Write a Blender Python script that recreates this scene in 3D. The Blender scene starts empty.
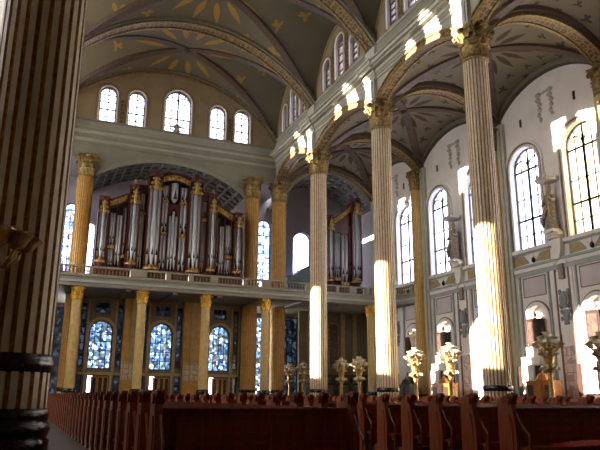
import bpy, math, random
from mathutils import Vector, Matrix
random.seed(7)
S = bpy.context.scene
COL = S.collection
PI = math.pi
cos, sin, sqrt = math.cos, math.sin, math.sqrt

# ------------------------------------------------------------------ materials
def lin(h):
    h = h.lstrip('#')
    v = [int(h[i:i+2], 16)/255 for i in (0, 2, 4)]
    return tuple((c/12.92 if c <= .04045 else ((c+.055)/1.055)**2.4) for c in v) + (1,)

class NT:
    def __init__(s, m):
        s.t = m.node_tree
    def n(s, typ, **kw):
        x = s.t.nodes.new(typ)
        for k, v in kw.items():
            setattr(x, k, v)
        return x
    def l(s, a, b):
        s.t.links.new(a, b)
    def m(s, op, a, b=None, c=None):
        x = s.t.nodes.new('ShaderNodeMath'); x.operation = op
        for i, v in enumerate((a, b, c)):
            if v is None: continue
            if isinstance(v, (int, float)): x.inputs[i].default_value = v
            else: s.l(v, x.inputs[i])
        return x.outputs[0]
    def mix(s, f, a, b):
        x = s.t.nodes.new('ShaderNodeMix'); x.data_type = 'RGBA'
        s.l(f, x.inputs[0])
        for i, v in ((6, a), (7, b)):
            if isinstance(v, tuple): x.inputs[i].default_value = v
            else: s.l(v, x.inputs[i])
        return x.outputs[2]

def newmat(name):
    m = bpy.data.materials.new(name); m.use_nodes = True
    nt = NT(m); p = m.node_tree.nodes['Principled BSDF']
    return m, nt, p

def mat(name, c1, c2=None, rough=.6, metal=0, scale=3., bump=0., detail=4, stretch=None):
    m, nt, p = newmat(name)
    a = lin(c1); b = lin(c2) if c2 else a
    tc = nt.n('ShaderNodeTexCoord')
    no = nt.n('ShaderNodeTexNoise'); no.inputs['Scale'].default_value = scale; no.inputs['Detail'].default_value = detail
    src = tc.outputs['Object']
    if stretch:
        mp = nt.n('ShaderNodeMapping'); mp.inputs['Scale'].default_value = stretch
        nt.l(src, mp.inputs[0]); src = mp.outputs[0]
    nt.l(src, no.inputs['Vector'])
    r = nt.n('ShaderNodeValToRGB')
    r.color_ramp.elements[0].position = .35; r.color_ramp.elements[1].position = .65
    r.color_ramp.elements[0].color = a; r.color_ramp.elements[1].color = b
    nt.l(no.outputs[0], r.inputs[0]); nt.l(r.outputs[0], p.inputs['Base Color'])
    p.inputs['Roughness'].default_value = rough; p.inputs['Metallic'].default_value = metal
    if bump:
        bp = nt.n('ShaderNodeBump'); bp.inputs['Strength'].default_value = bump; bp.inputs['Distance'].default_value = .05
        nt.l(no.outputs[0], bp.inputs['Height']); nt.l(bp.outputs[0], p.inputs['Normal'])
    return m

M = {}
M['cream'] = mat('cream_stone', '#cfc2a4', '#c0b191', .55, 0, 2)
M['gold'] = mat('gilding', '#bf8c35', '#94661f', .34, .6, 6, .2)
M['goldcap'] = mat('gilded_carving', '#a3864e', '#66522e', .45, .5, 5, .6)
M['goldbright'] = mat('bright_gilding', '#a98a4c', '#7b5f2e', .42, .4, 8, .3)
M['black'] = mat('black_marble', '#15120f', '#2a2420', .22, 0, 4)
M['wall'] = mat('warm_white_plaster', '#e9e2da', '#e1d8cf', .75, 0, .6)
M['wallshade'] = mat('lavender_panel_plaster', '#c9bfbd', '#c0b6b4', .75, 0, .8)
M['greyblue'] = mat('grey_blue_moulding', '#a3a8a4', '#989e9b', .6, 0, 1.5)
M['brownline'] = mat('brown_moulding', '#8d6f52', '#7d6148', .6, 0, 2)
M['navewall'] = mat('grey_green_plaster', '#a39d8d', '#9a9484', .7, 0, .5)
M['ochre'] = mat('ochre_clerestory_plaster', '#978463', '#8d7a5a', .7, 0, .7)
M['ochrepanel'] = mat('ochre_painted_panel', '#ab9668', '#97845a', .6, 0, 3)
M['cornice'] = mat('cornice_stone', '#bab6a3', '#afab98', .55, 0, 1)
M['lilac'] = mat('lavender_grey_plaster', '#8f868e', '#877e86', .75, 0, .5)
M['rib'] = mat('brown_rib_paint', '#5a4536', '#4d3a2d', .6, 0, 2)
M['ribgrey'] = mat('grey_rib_paint', '#77705f', '#6d6656', .6, 0, 2)
M['muntin'] = mat('dark_window_metal', '#4c443c', '#3c352f', .5, .2, 4)
M['pew'] = mat('mahogany_pew_wood', '#a0501f', '#7c3713', .45, 0, 2.5, 0, 5, (6, 6, .7))
M['pewend'] = mat('polished_pew_end_wood', '#9a4a1f', '#753413', .3, 0, 2.5, 0, 5, (6, 6, .7))
M['organ'] = mat('dark_red_organ_case', '#4a1610', '#370f0b', .36, 0, 2, 0, 5, (5, 5, .6))
M['organdark'] = mat('organ_case_inside', '#2a1210', '#1c0c0b', .7, 0, 2)
M['pipe'] = mat('tin_pipe_metal', '#c2c3c6', '#a6a8ae', .38, .25, 1.5, 0, 3, (3, 3, .3))
M['marblefloor'] = mat('brown_marble_floor', '#4a3a2d', '#392b20', .5, 0, 1.2)
M['bronze'] = mat('weathered_statue_stone', '#a39483', '#716455', .5, 0, 6, .3)
M['whitestone'] = mat('white_altar_stone', '#e4ddd0', '#d3cabd', .45, 0, 3)
M['darkwood'] = mat('dark_brown_wood', '#3a2014', '#26140c', .35, 0, 3, 0, 4, (5, 5, .7))
M['orangewood'] = mat('honey_coloured_wood', '#b06c28', '#8c511b', .3, 0, 3, 0, 4, (5, 5, .7))
M['shade'] = mat('white_lamp_glass', '#ddd0b4', '#c7b896', .25, 0, 6)
M['unlitglass'] = mat('unlit_lamp_glass', '#d8b87c', '#b08c52', .2, .3, 6)  # sconce glass browned as if unlit, the shade put into its colour
M['yellowstone'] = mat('yellow_column_stone', '#cdb070', '#bd9e5c', .45, 0, 2)
M['festoon'] = mat('faded_grey_festoon', '#bdb4a8', '#aea599', .7, 0, 5)
M['endwall'] = mat('olive_grey_plaster', '#86826f', '#7d7967', .7, 0, .5)
M['ambercolumn'] = mat('amber_column_stone', '#c39a55', '#b0863f', .45, 0, 2)
M['goldleaf'] = mat('bright_gold_leaf', '#e8b94a', '#b98726', .35, .4, 6, .3)
M['brass'] = mat('aged_brass', '#c7a462', '#94713a', .35, .5, 9, .2)
M['gallery'] = mat('gallery_plaster', '#938c7b', '#898270', .6, 0, 1)
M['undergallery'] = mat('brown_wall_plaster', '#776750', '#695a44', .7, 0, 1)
M['beige'] = mat('beige_stone_frame', '#a58f66', '#957f58', .6, 0, 2)
M['goldpil'] = mat('amber_pilaster_stone', '#b98a3c', '#a2752e', .5, .1, 1.5)
M['palestone'] = mat('pale_stone_tile', '#c9b694', '#b5a281', .5, 0, 6)
M['baluster'] = mat('brown_baluster_stone', '#6f5540', '#5b4432', .5, 0, 3)
M['purple'] = mat('violet_banner_cloth', '#8277ae', '#6f649c', .8, 0, 2)
M['paleblue'] = mat('pale_blue_panel', '#a9c3d6', '#93afc6', .5, 0, .7)
M['red'] = mat('red_cushion_cloth', '#fb6a6c', '#ee5558', .8, 0, 30)
M['pinktrim'] = mat('pink_cushion_trim', '#e7a3a0', '#d98a88', .8, 0, 20)
M['cartouche'] = mat('grey_relief_plaster', '#8f918f', '#757977', .6, 0, 8, .5)
M['icon'] = mat('dark_painting', '#5a3a28', '#1d1512', .4, 0, 4)
M['greyboard'] = mat('grey_notice_board', '#6d6a66', '#55524f', .6, 0, 3)

for k_ in ('pew', 'marblefloor'): M[k_].node_tree.nodes['Principled BSDF'].inputs['Specular IOR Level'].default_value = .2

def pattern_mat(name, base, fg, scale, thr, rough=.5, metal=.3):
    m, nt, p = newmat(name)
    tc = nt.n('ShaderNodeTexCoord')
    v = nt.n('ShaderNodeTexVoronoi'); v.inputs['Scale'].default_value = scale
    v.feature = 'DISTANCE_TO_EDGE'
    v.inputs['Randomness'].default_value = .35
    nt.l(tc.outputs['Object'], v.inputs['Vector'])
    f = nt.m('LESS_THAN', v.outputs['Distance'], thr)
    v2 = nt.n('ShaderNodeTexVoronoi'); v2.inputs['Scale'].default_value = scale
    v2.inputs['Randomness'].default_value = .35
    nt.l(tc.outputs['Object'], v2.inputs['Vector'])
    f2 = nt.m('LESS_THAN', v2.outputs['Distance'], thr*1.8)
    f = nt.m('MAXIMUM', f, f2)
    nt.l(nt.mix(f, lin(base), lin(fg)), p.inputs['Base Color'])
    p.inputs['Roughness'].default_value = rough; p.inputs['Metallic'].default_value = metal
    return m
M['guilloche'] = pattern_mat('guilloche_band', '#5a4733', '#94784a', 1.9, .1)
M['coffer'] = pattern_mat('coffer_rosette', '#565a68', '#a39f98', 1.2, .07, .6, 0)
M['cofferframe'] = mat('coffer_frame', '#7b7871', '#6b6962', .6, 0, 2)
M['goldfret'] = pattern_mat('gold_fretwork', '#5a2a1a', '#b8954e', 3.2, .13, .4, .35)
M['pinkmarble'] = pattern_mat('pink_marble_inlay', '#cfbcb0', '#a98f84', 1.4, .05, .4, 0)
M['crosspattern'] = pattern_mat('carved_cross_tile', '#b5a082', '#8d7656', 1.6, .07, .6, 0)

def vault_mat(name, base, base2, leaf, n, r0, r1, w, rr, nr, rs):
    """plaster with painted radiating leaves and small rosettes round the crown"""
    m, nt, p = newmat(name)
    tc = nt.n('ShaderNodeTexCoord'); sp = nt.n('ShaderNodeSeparateXYZ')
    nt.l(tc.outputs['Object'], sp.inputs[0])
    x, y = sp.outputs[0], sp.outputs[1]
    r = nt.m('SQRT', nt.m('ADD', nt.m('MULTIPLY', x, x), nt.m('MULTIPLY', y, y)))
    th = nt.m('ADD', nt.m('ARCTAN2', y, x), 7.0)
    def lat(k, off):
        f = nt.m('SUBTRACT', nt.m('FRACT', nt.m('ADD', nt.m('MULTIPLY', th, k/(2*PI)), off)), .5)
        return nt.m('MULTIPLY', nt.m('MULTIPLY', nt.m('ABSOLUTE', f), 2*PI/k), r)
    def leaves(k, off, a, b, ww):
        t = nt.m('DIVIDE', nt.m('SUBTRACT', r, a), b-a)
        tt = nt.m('MINIMUM', nt.m('MAXIMUM', t, 0.), 1.)
        wid = nt.m('MULTIPLY', nt.m('SINE', nt.m('MULTIPLY', nt.m('POWER', tt, .8), PI)), ww)
        return nt.m('MULTIPLY', nt.m('LESS_THAN', lat(k, off), wid), nt.m('GREATER_THAN', wid, .01))
    def dots(k, off, rad, size):
        d = nt.m('SUBTRACT', r, rad); l = lat(k, off)
        q = nt.m('SQRT', nt.m('ADD', nt.m('MULTIPLY', d, d), nt.m('MULTIPLY', l, l)))
        a5 = nt.m('MULTIPLY', nt.m('SINE', nt.m('MULTIPLY', nt.m('ARCTAN2', d, l), 4.)), size*.45)
        return nt.m('LESS_THAN', q, nt.m('ADD', a5, size*.75))
    mask = leaves(n, .0, r0, r1, w)
    mask = nt.m('MAXIMUM', mask, dots(nr, .5, rr, rs))
    mask = nt.m('MAXIMUM', mask, dots(nr, .0, rr*1.25, rs*1.2))
    no = nt.n('ShaderNodeTexNoise'); no.inputs['Scale'].default_value = .5
    nt.l(tc.outputs['Object'], no.inputs['Vector'])
    b = nt.mix(no.outputs[0], lin(base), lin(base2))
    nt.l(nt.mix(mask, b, lin(leaf)), p.inputs['Base Color'])
    p.inputs['Roughness'].default_value = .75
    return m
M['navevault'] = vault_mat('nave_vault_paint', '#6b634f', '#625a47', '#a07c36', 14, 2.6, 6.2, .36, 8.2, 12, .6)
M['aislevault'] = vault_mat('aisle_vault_paint', '#7d735d', '#736955', '#453826', 16, 1.5, 4.3, .3, 5.2, 16, .36)

def glass(name, tint, tint2=None, scale=1., strips=None, rough=None):
    """window pane: clear or coloured glass that lets the sky through"""
    m = bpy.data.materials.new(name); m.use_nodes = True
    nt = NT(m); m.node_tree.nodes.clear()
    out = nt.n('ShaderNodeOutputMaterial'); tr = nt.n('ShaderNodeBsdfTransparent'); gl = nt.n('ShaderNodeBsdfGlossy')
    gl.inputs['Roughness'].default_value = .08; mx = nt.n('ShaderNodeMixShader'); mx.inputs[0].default_value = .05
    tc = nt.n('ShaderNodeTexCoord')
    if strips:
        v = nt.n('ShaderNodeTexVoronoi'); v.inputs['Scale'].default_value = scale
        nt.l(tc.outputs['Object'], v.inputs['Vector'])
        sp = nt.n('ShaderNodeSeparateColor'); nt.l(v.outputs['Color'], sp.inputs[0])
        r = nt.n('ShaderNodeValToRGB'); r.color_ramp.interpolation = 'CONSTANT'
        e = r.color_ramp.elements
        e[0].position = 0; e[0].color = lin(strips[0]); e[1].position = 1/len(strips); e[1].color = lin(strips[1])
        for i, c in enumerate(strips[2:], 2):
            k = e.new(i/len(strips)); k.color = lin(c)
        nt.l(sp.outputs[0], r.inputs[0]); nt.l(r.outputs[0], tr.inputs['Color'])
    else:
        no = nt.n('ShaderNodeTexNoise'); no.inputs['Scale'].default_value = scale
        nt.l(tc.outputs['Object'], no.inputs['Vector'])
        r = nt.n('ShaderNodeValToRGB'); r.color_ramp.elements[0].position = .4; r.color_ramp.elements[1].position = .6
        r.color_ramp.elements[0].color = lin(tint); r.color_ramp.elements[1].color = lin(tint2 or tint)
        nt.l(no.outputs[0], r.inputs[0]); nt.l(r.outputs[0], tr.inputs['Color'])
    nt.l(tr.outputs[0], mx.inputs[1]); nt.l(gl.outputs[0], mx.inputs[2]); nt.l(mx.outputs[0], out.inputs[0])
    return m
M['pane'] = glass('clear_window_glass', '#e6e8f4', '#dcdff0', .5)
M['panewarm'] = glass('clear_window_glass_trees', '#fbf4e4', '#efe3c8', .45)
M['stained'] = glass('stained_glass', '', scale=3.6, strips=['#6b7d93', '#8495ab', '#586a80', '#65746c', '#837b6c', '#4c5d76', '#a9b7c9', '#56504d', '#768ba4'])
M['stainedblue'] = glass('dim_blue_glass', '', scale=2.6, strips=['#2c3138', '#3a4149', '#23282f', '#4d545e', '#343a43'])
M['stainedpale'] = glass('pale_blue_glass', '', scale=2.8, strips=['#a9b9d2', '#cdd7e8', '#8c9fbd', '#6f819c', '#b3a9ae', '#dce4f0'])
M['paneviolet'] = glass('pale_violet_glass', '#e9e9fb', '#dfe2fa', .6)

# ------------------------------------------------------------------ mesh builder
class MB:
    def __init__(s):
        s.v = []; s.f = []; s.mi = []; s.sm = []
    def add(s, vs, fs, mi=0, smooth=False):
        o = len(s.v); s.v += [tuple(p) for p in vs]
        for f in fs:
            s.f.append(tuple(i+o for i in f)); s.mi.append(mi); s.sm.append(smooth)
        return s
    def box(s, x0, x1, y0, y1, z0, z1, mi=0):
        vs = [(x, y, z) for z in (z0, z1) for y in (y0, y1) for x in (x0, x1)]
        return s.add(vs, [(0, 2, 3, 1), (4, 5, 7, 6), (0, 1, 5, 4), (2, 6, 7, 3), (0, 4, 6, 2), (1, 3, 7, 5)], mi)
    def quad(s, a, b, c, d, mi=0):
        return s.add([a, b, c, d], [(0, 1, 2, 3)], mi)
    def lathe(s, prof, n=24, c=(0, 0, 0), mi=0, smooth=True, caps=True, fr=None):
        vs = []; fs = []
        for (r, z) in prof:
            for k in range(n):
                a = 2*PI*k/n; rr = r*(fr(a, z) if fr else 1)
                vs.append((c[0]+rr*cos(a), c[1]+rr*sin(a), c[2]+z))
        for i in range(len(prof)-1):
            for k in range(n):
                k2 = (k+1) % n
                fs.append((i*n+k, i*n+k2, (i+1)*n+k2, (i+1)*n+k))
        s.add(vs, fs, mi, smooth)
        if caps:
            o = len(s.v)-len(vs)
            if prof[0][0] > 1e-4: s.f.append(tuple(o+k for k in reversed(range(n)))); s.mi.append(mi); s.sm.append(False)
            if prof[-1][0] > 1e-4: s.f.append(tuple(o+(len(prof)-1)*n+k for k in range(n))); s.mi.append(mi); s.sm.append(False)
        return s
    def tube(s, pts, r, n=8, mi=0, smooth=True):
        pts = [Vector(p) for p in pts]; rs = r if isinstance(r, (list, tuple)) else [r]*len(pts)
        vs = []; fs = []; up = None
        for i, p in enumerate(pts):
            t = (pts[min(i+1, len(pts)-1)]-pts[max(i-1, 0)]).normalized()
            if up is None:
                up = t.orthogonal().normalized()
            up = (up - t*up.dot(t))
            up = up.normalized() if up.length > 1e-6 else t.orthogonal().normalized()
            b = t.cross(up)
            for k in range(n):
                a = 2*PI*k/n
                vs.append(p+(up*cos(a)+b*sin(a))*rs[i])
        for i in range(len(pts)-1):
            for k in range(n):
                k2 = (k+1) % n
                fs.append((i*n+k, i*n+k2, (i+1)*n+k2, (i+1)*n+k))
        fs.append(tuple(reversed(range(n)))); fs.append(tuple((len(pts)-1)*n+k for k in range(n)))
        return s.add(vs, fs, mi, smooth)
    def prism(s, poly, mapf, d0, d1, mi=0):
        """polygon (u,z) extruded between depths d0,d1 through mapf(u,d,z)"""
        n = len(poly)
        vs = [mapf(u, d0, z) for u, z in poly]+[mapf(u, d1, z) for u, z in poly]
        fs = [tuple(range(n)), tuple(reversed(range(n, 2*n)))]
        fs += [(i, (i+1) % n, n+(i+1) % n, n+i) for i in range(n)]
        return s.add(vs, fs, mi)
    def band(s, inner, outer, mapf, d0, d1, mi=0, mi_soffit=None, closed=False, smooth=False):
        """strip between two polylines (u,z) of equal length, thick from d0 to d1"""
        n = len(inner); ms = mi if mi_soffit is None else mi_soffit
        a = [mapf(u, d0, z) for u, z in inner]; b = [mapf(u, d0, z) for u, z in outer]
        c = [mapf(u, d1, z) for u, z in inner]; d = [mapf(u, d1, z) for u, z in outer]
        o = len(s.v); s.v += [tuple(p) for p in a+b+c+d]
        rng = range(n if closed else n-1)
        for i in rng:
            j = (i+1) % n
            for f, mm in (((i, j, n+j, n+i), mi), ((2*n+i, 3*n+i, 3*n+j, 2*n+j), mi), ((i, 2*n+i, 2*n+j, j), ms), ((n+i, n+j, 3*n+j, 3*n+i), mi)):
                s.f.append(tuple(o+k for k in f)); s.mi.append(mm); s.sm.append(smooth)
        if not closed:
            for i in (0, n-1):
                s.f.append((o+i, o+n+i, o+3*n+i, o+2*n+i)); s.mi.append(mi); s.sm.append(False)
        return s
    def mesh(s, name, mats):
        me = bpy.data.meshes.new(name); me.from_pydata(s.v, [], s.f)
        mats = mats if isinstance(mats, (list, tuple)) else [mats]
        for m in mats: me.materials.append(M[m] if isinstance(m, str) else m)
        me.polygons.foreach_set('material_index', s.mi); me.polygons.foreach_set('use_smooth', s.sm)
        me.update(); return me
    def build(s, name, mats, parent=None, loc=(0, 0, 0), rz=0):
        o = bpy.data.objects.new(name, s.mesh(name, mats)); COL.objects.link(o)
        o.location = loc; o.rotation_euler = (0, 0, rz)
        if parent: o.parent = parent
        return o

def empty(name, loc=(0, 0, 0), rz=0, parent=None):
    o = bpy.data.objects.new(name, None); COL.objects.link(o); o.location = loc; o.rotation_euler = (0, 0, rz)
    if parent: o.parent = parent
    return o
def tag(o, label=None, cat=None, group=None):
    if label: o['label'] = label
    if cat: o['category'] = cat
    if group: o['group'] = group
    return o
def struct(o):
    o['kind'] = 'structure'; return o
def copy_tree(o, loc=None, rz=None, parent=None):
    c = o.copy(); COL.objects.link(c)
    if parent: c.parent = parent
    for ch in o.children: copy_tree(ch, parent=c)
    if loc is not None: c.location = loc
    if rz is not None: c.rotation_euler = (0, 0, rz)
    return c
ORD = ['', 'first', 'second', 'third', 'fourth', 'fifth', 'sixth', 'seventh', 'eighth', 'ninth', 'tenth', 'eleventh', 'twelfth', 'thirteenth', 'fourteenth', 'fifteenth', 'sixteenth', 'seventeenth', 'eighteenth', 'nineteenth', 'twentieth']
def ordinal(n):
    if n <= 20: return ORD[n]
    t = {2: 'twenty', 3: 'thirty', 4: 'forty', 5: 'fifty', 6: 'sixty'}[n//10]
    return t+'-'+ORD[n % 10] if n % 10 else {3: 'thirtieth', 4: 'fortieth', 5: 'fiftieth', 6: 'sixtieth'}[n//10]
TRIM = [0]; WIN = [0]
def trim(mb, mats):
    TRIM[0] += 1
    return struct(mb.build('trim_%d' % TRIM[0], mats))
mX = lambda X: (lambda u, d, z: (X+d, u, z))       # u runs along Y, d into +X
mY = lambda Y: (lambda u, d, z: (u, Y+d, z))       # u runs along X, d into +Y

# ------------------------------------------------------------------ the plan (metres)
XR, XL, D = 29.6, 0.0, 14.26
YC, YB, YA, YE, YZ = 35.76, 50.02, 64.28, 76.5, 84.0
XW, XWL = 43.45, -13.85
Y0 = YC-4*D                        # rear of what is built
NC, NH = 14.85, 14.05              # nave centre line and half span
ZS, NR = 34.2, 7.4
BAYS = [(Y0+i*D, Y0+(i+1)*D) for i in range(6)]+[(YA, YE)]
AC, AH, AS, AR = (30.3+XW)/2, (XW-30.3)/2, 28.5, 3.4

def seg(t, R, h):                  # unit height circular segment, half span 1
    t = min(1, abs(t)); Rr = (h*h+1)/(2*h)
    return (sqrt(max(0, Rr*Rr-t*t))-(Rr-h))/h
gN = lambda t: seg(t, 0, NR/NH)
gA = lambda t: seg(t, 0, .62)
def zA(x): return ZS+NR*gN((x-NC)/NH)
def zlun(y, y0, y1, zs=ZS, r=NR, g=gN): return zs+r*g((y-(y0+y1)/2)/((y1-y0)/2))

# ------------------------------------------------------------------ walls with openings
def wall(mb, u0, u1, zb, zt, ops, mapf, d1, mi=0, mir=0, du=.5):
    """wall with arched openings (centre, half width, sill, springing, rise); front at depth 0, back at d1"""
    us = {u0, u1}
    n = max(1, int((u1-u0)/du))
    for i in range(n+1): us.add(u0+(u1-u0)*i/n)
    for (c, hw, s, sp, ri) in ops:
        k = 16
        for i in range(k+1): us.add(c-hw*cos(PI*i/k))
    us = sorted(u for u in us if u0-1e-6 <= u <= u1+1e-6)
    uu = [us[0]]
    for u in us[1:]:
        if u-uu[-1] > 1e-4: uu.append(u)
    zbf = zb if callable(zb) else (lambda u: zb)
    ztf = zt if callable(zt) else (lambda u: zt)
    def top(o, u):
        c, hw, s, sp, ri = o
        return sp+ri*sqrt(max(0, 1-((u-c)/hw)**2))
    for a, b in zip(uu[:-1], uu[1:]):
        m = (a+b)/2
        iv = sorted([o for o in ops if abs(m-o[0]) < o[1]], key=lambda o: o[2])
        lo = (zbf(a), zbf(b))
        segs = []
        for o in iv:
            if o[2] > lo[0]+1e-6: segs.append((lo, (o[2], o[2])))
            lo = (top(o, a), top(o, b))
        segs.append((lo, (ztf(a), ztf(b))))
        for (l, h) in segs:
            if h[0]-l[0] < 1e-5 and h[1]-l[1] < 1e-5: continue
            for d in (0, d1):
                mb.quad(mapf(a, d, l[0]), mapf(b, d, l[1]), mapf(b, d, h[1]), mapf(a, d, h[0]), mi)
    for o in ops:
        c, hw, s, sp, ri = o; k = 16
        path = [(c-hw, s), (c-hw, sp)] + [(c-hw*cos(PI*i/k), sp+ri*sin(PI*i/k)) for i in range(1, k)] + [(c+hw, sp), (c+hw, s)]
        if ri == 0: path = [(c-hw, s), (c-hw, sp), (c+hw, sp), (c+hw, s)]
        path.append(path[0])
        for p, q in zip(path[:-1], path[1:]):
            mb.quad(mapf(p[0], 0, p[1]), mapf(q[0], 0, q[1]), mapf(q[0], d1, q[1]), mapf(p[0], d1, p[1]), mir)
    return mb

def arch_path(c, hw, s, sp, ri=None, k=18):
    ri = hw if ri is None else ri
    return [(c-hw, s)]+[(c-hw*cos(PI*i/k), sp+ri*sin(PI*i/k)) for i in range(k+1)]+[(c+hw, s)]

def surround(mb, mapf, c, hw, s, sp, w, d0, d1, mi=0, ri=None):
    mb.band(arch_path(c, hw, s, sp, ri), arch_path(c, hw+w, s, sp, (hw if ri is None else ri)+w), mapf, d0, d1, mi)

def window(mapf, inv, c, hw, s, sp, depth, pane='pane', style='tall', ri=None, cols=None, rows=None, bar=.06):
    """window_n: outer frame ring, muntins and a pane, standing at depth in its opening"""
    WIN[0] += 1
    ri = hw if ri is None else ri
    fr = MB(); fr.band(arch_path(c, hw-.12, s, sp, ri-.12 if ri else 0), arch_path(c, hw+.02, s, sp, ri+.02 if ri else 0), mapf, depth-.08, depth+.08)
    fr.prism([(c-hw, s-.02), (c+hw, s-.02), (c+hw, s+.12), (c-hw, s+.12)], mapf, depth-.08, depth+.08)
    w = struct(fr.build('window_%d' % WIN[0], 'muntin'))
    top = lambda u: sp+ri*sqrt(max(0, 1-((u-c)/hw)**2))
    mu = MB()
    def vbar(u, b, z1=None, z0=None):
        mu.prism([(u-b, z0 or s), (u+b, z0 or s), (u+b, min(top(u+b), z1 or 1e9)), (u-b, min(top(u-b), z1 or 1e9))], mapf, depth-.05, depth+.05)
    def hbar(z, b):
        h = hw if z <= sp else hw*sqrt(max(0, 1-((z-sp)/ri)**2))
        mu.prism([(c-h, z-b), (c+h, z-b), (c+h, z+b), (c-h, z+b)], mapf, depth-.05, depth+.05)
    def ring(cc, r, zc, b, a0=0, a1=PI):
        k = 14; P = lambda rr: [(cc+rr*cos(a0+(a1-a0)*i/k), zc+rr*sin(a0+(a1-a0)*i/k)) for i in range(k+1)]
        mu.band(P(r-b), P(r+b), mapf, depth-.05, depth+.05)
    if style == 'tall':
        vbar(c, .13, sp+.9); vbar(c-hw/2, .05, sp+.45); vbar(c+hw/2, .05, sp+.45)
        H = sp-s
        hbar(sp-.25, .1); hbar(s+H*.62, .05) ; hbar(s+H*.36, .1) if H > 6 else None; hbar(s+H*.17, .05)
        ring(c-hw/2, hw/2-.05, sp, .06); ring(c+hw/2, hw/2-.05, sp, .06)
        vbar(c-hw/2, .04); vbar(c+hw/2, .04); vbar(c, .08)
    elif style == 'small':
        vbar(c, .07)
        for t in (.25, .5, .75, 1): hbar(s+(sp-s)*t, .08 if t in (.5,) else .06)
        ring(c, hw*.55, sp, .04)
    elif style == 'centre':
        vbar(c, .11); vbar(c-hw/2, .05); vbar(c+hw/2, .05)
        for t in (.25, .5, .75, 1): hbar(s+(sp-s)*t, .08 if t == .5 else .05)
        ring(c-hw/2, hw/2, sp, .06); ring(c+hw/2, hw/2, sp, .06)
    elif style == 'grid':
        for i in range(1, cols): vbar(c-hw+2*hw*i/cols, bar)
        for i in range(1, rows): hbar(s+(sp-s)*i/rows, bar)
        if ri: hbar(sp, bar)
    mu.build('muntins', 'muntin', w)
    pn = MB(); P = arch_path(c, hw-.1, s+.1, sp, ri-.1 if ri else 0)
    pn.prism(P, mapf, depth+.0, depth+.02)
    pn.build('pane', pane, w)
    return w

PORT = []
def portal(center, direction, sx, sy):
    PORT.append((center, direction, sx, sy))

# right outer wall -------------------------------------------------
OW = 3.45                           # window offset from bay centre
mR = mX(XW)
ops = []
vis = []
for bi, (a, b) in enumerate(BAYS):
    cc = (a+b)/2; k = (b-a)/D
    for sgn in (-1, 1):
        if (bi == 6 and sgn > 0) or bi < 3: continue  # unseen rear bays kept windowless to darken the foreground
        yc = cc+sgn*OW*k if bi < 6 else 68.0
        ops.append((yc, 1.9, 14.95, 23.1, 1.9))
        vis.append((bi, yc))
        if bi >= 4 and bi < 6: ops.append((yc, 1.3, .3, 8.2, 1.3))
        if bi == 6: ops.append((yc-.9, 1.2, .3, 7.9, 1.2))
w = MB()
def rtop(y):
    for (a, b) in BAYS:
        if a <= y <= b: return AS+AR*gA((y-(a+b)/2)/((b-a)/2))+.6
    return AS+3.5
wall(w, Y0, YZ, 0, rtop, ops, mR, .75)
for o in ops:
    if o[2] < 5: w.box(XW+.55, XW+.6, o[0]-o[1]-.05, o[0]+o[1]+.05, o[2], o[3]+o[4]+.1)
struct(w.build('wall_right', 'wall'))
for bi, yc in vis:
    portal((XW+.4, yc, 19.9), (-1, 0, 0), 10.2, 3.8)
    if bi >= 4 or bi == 3:
        window(mR, 0, yc, 1.9, 14.95, 23.1, .5, 'panewarm' if (bi == 4 and yc < 43) else 'pane')

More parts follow.
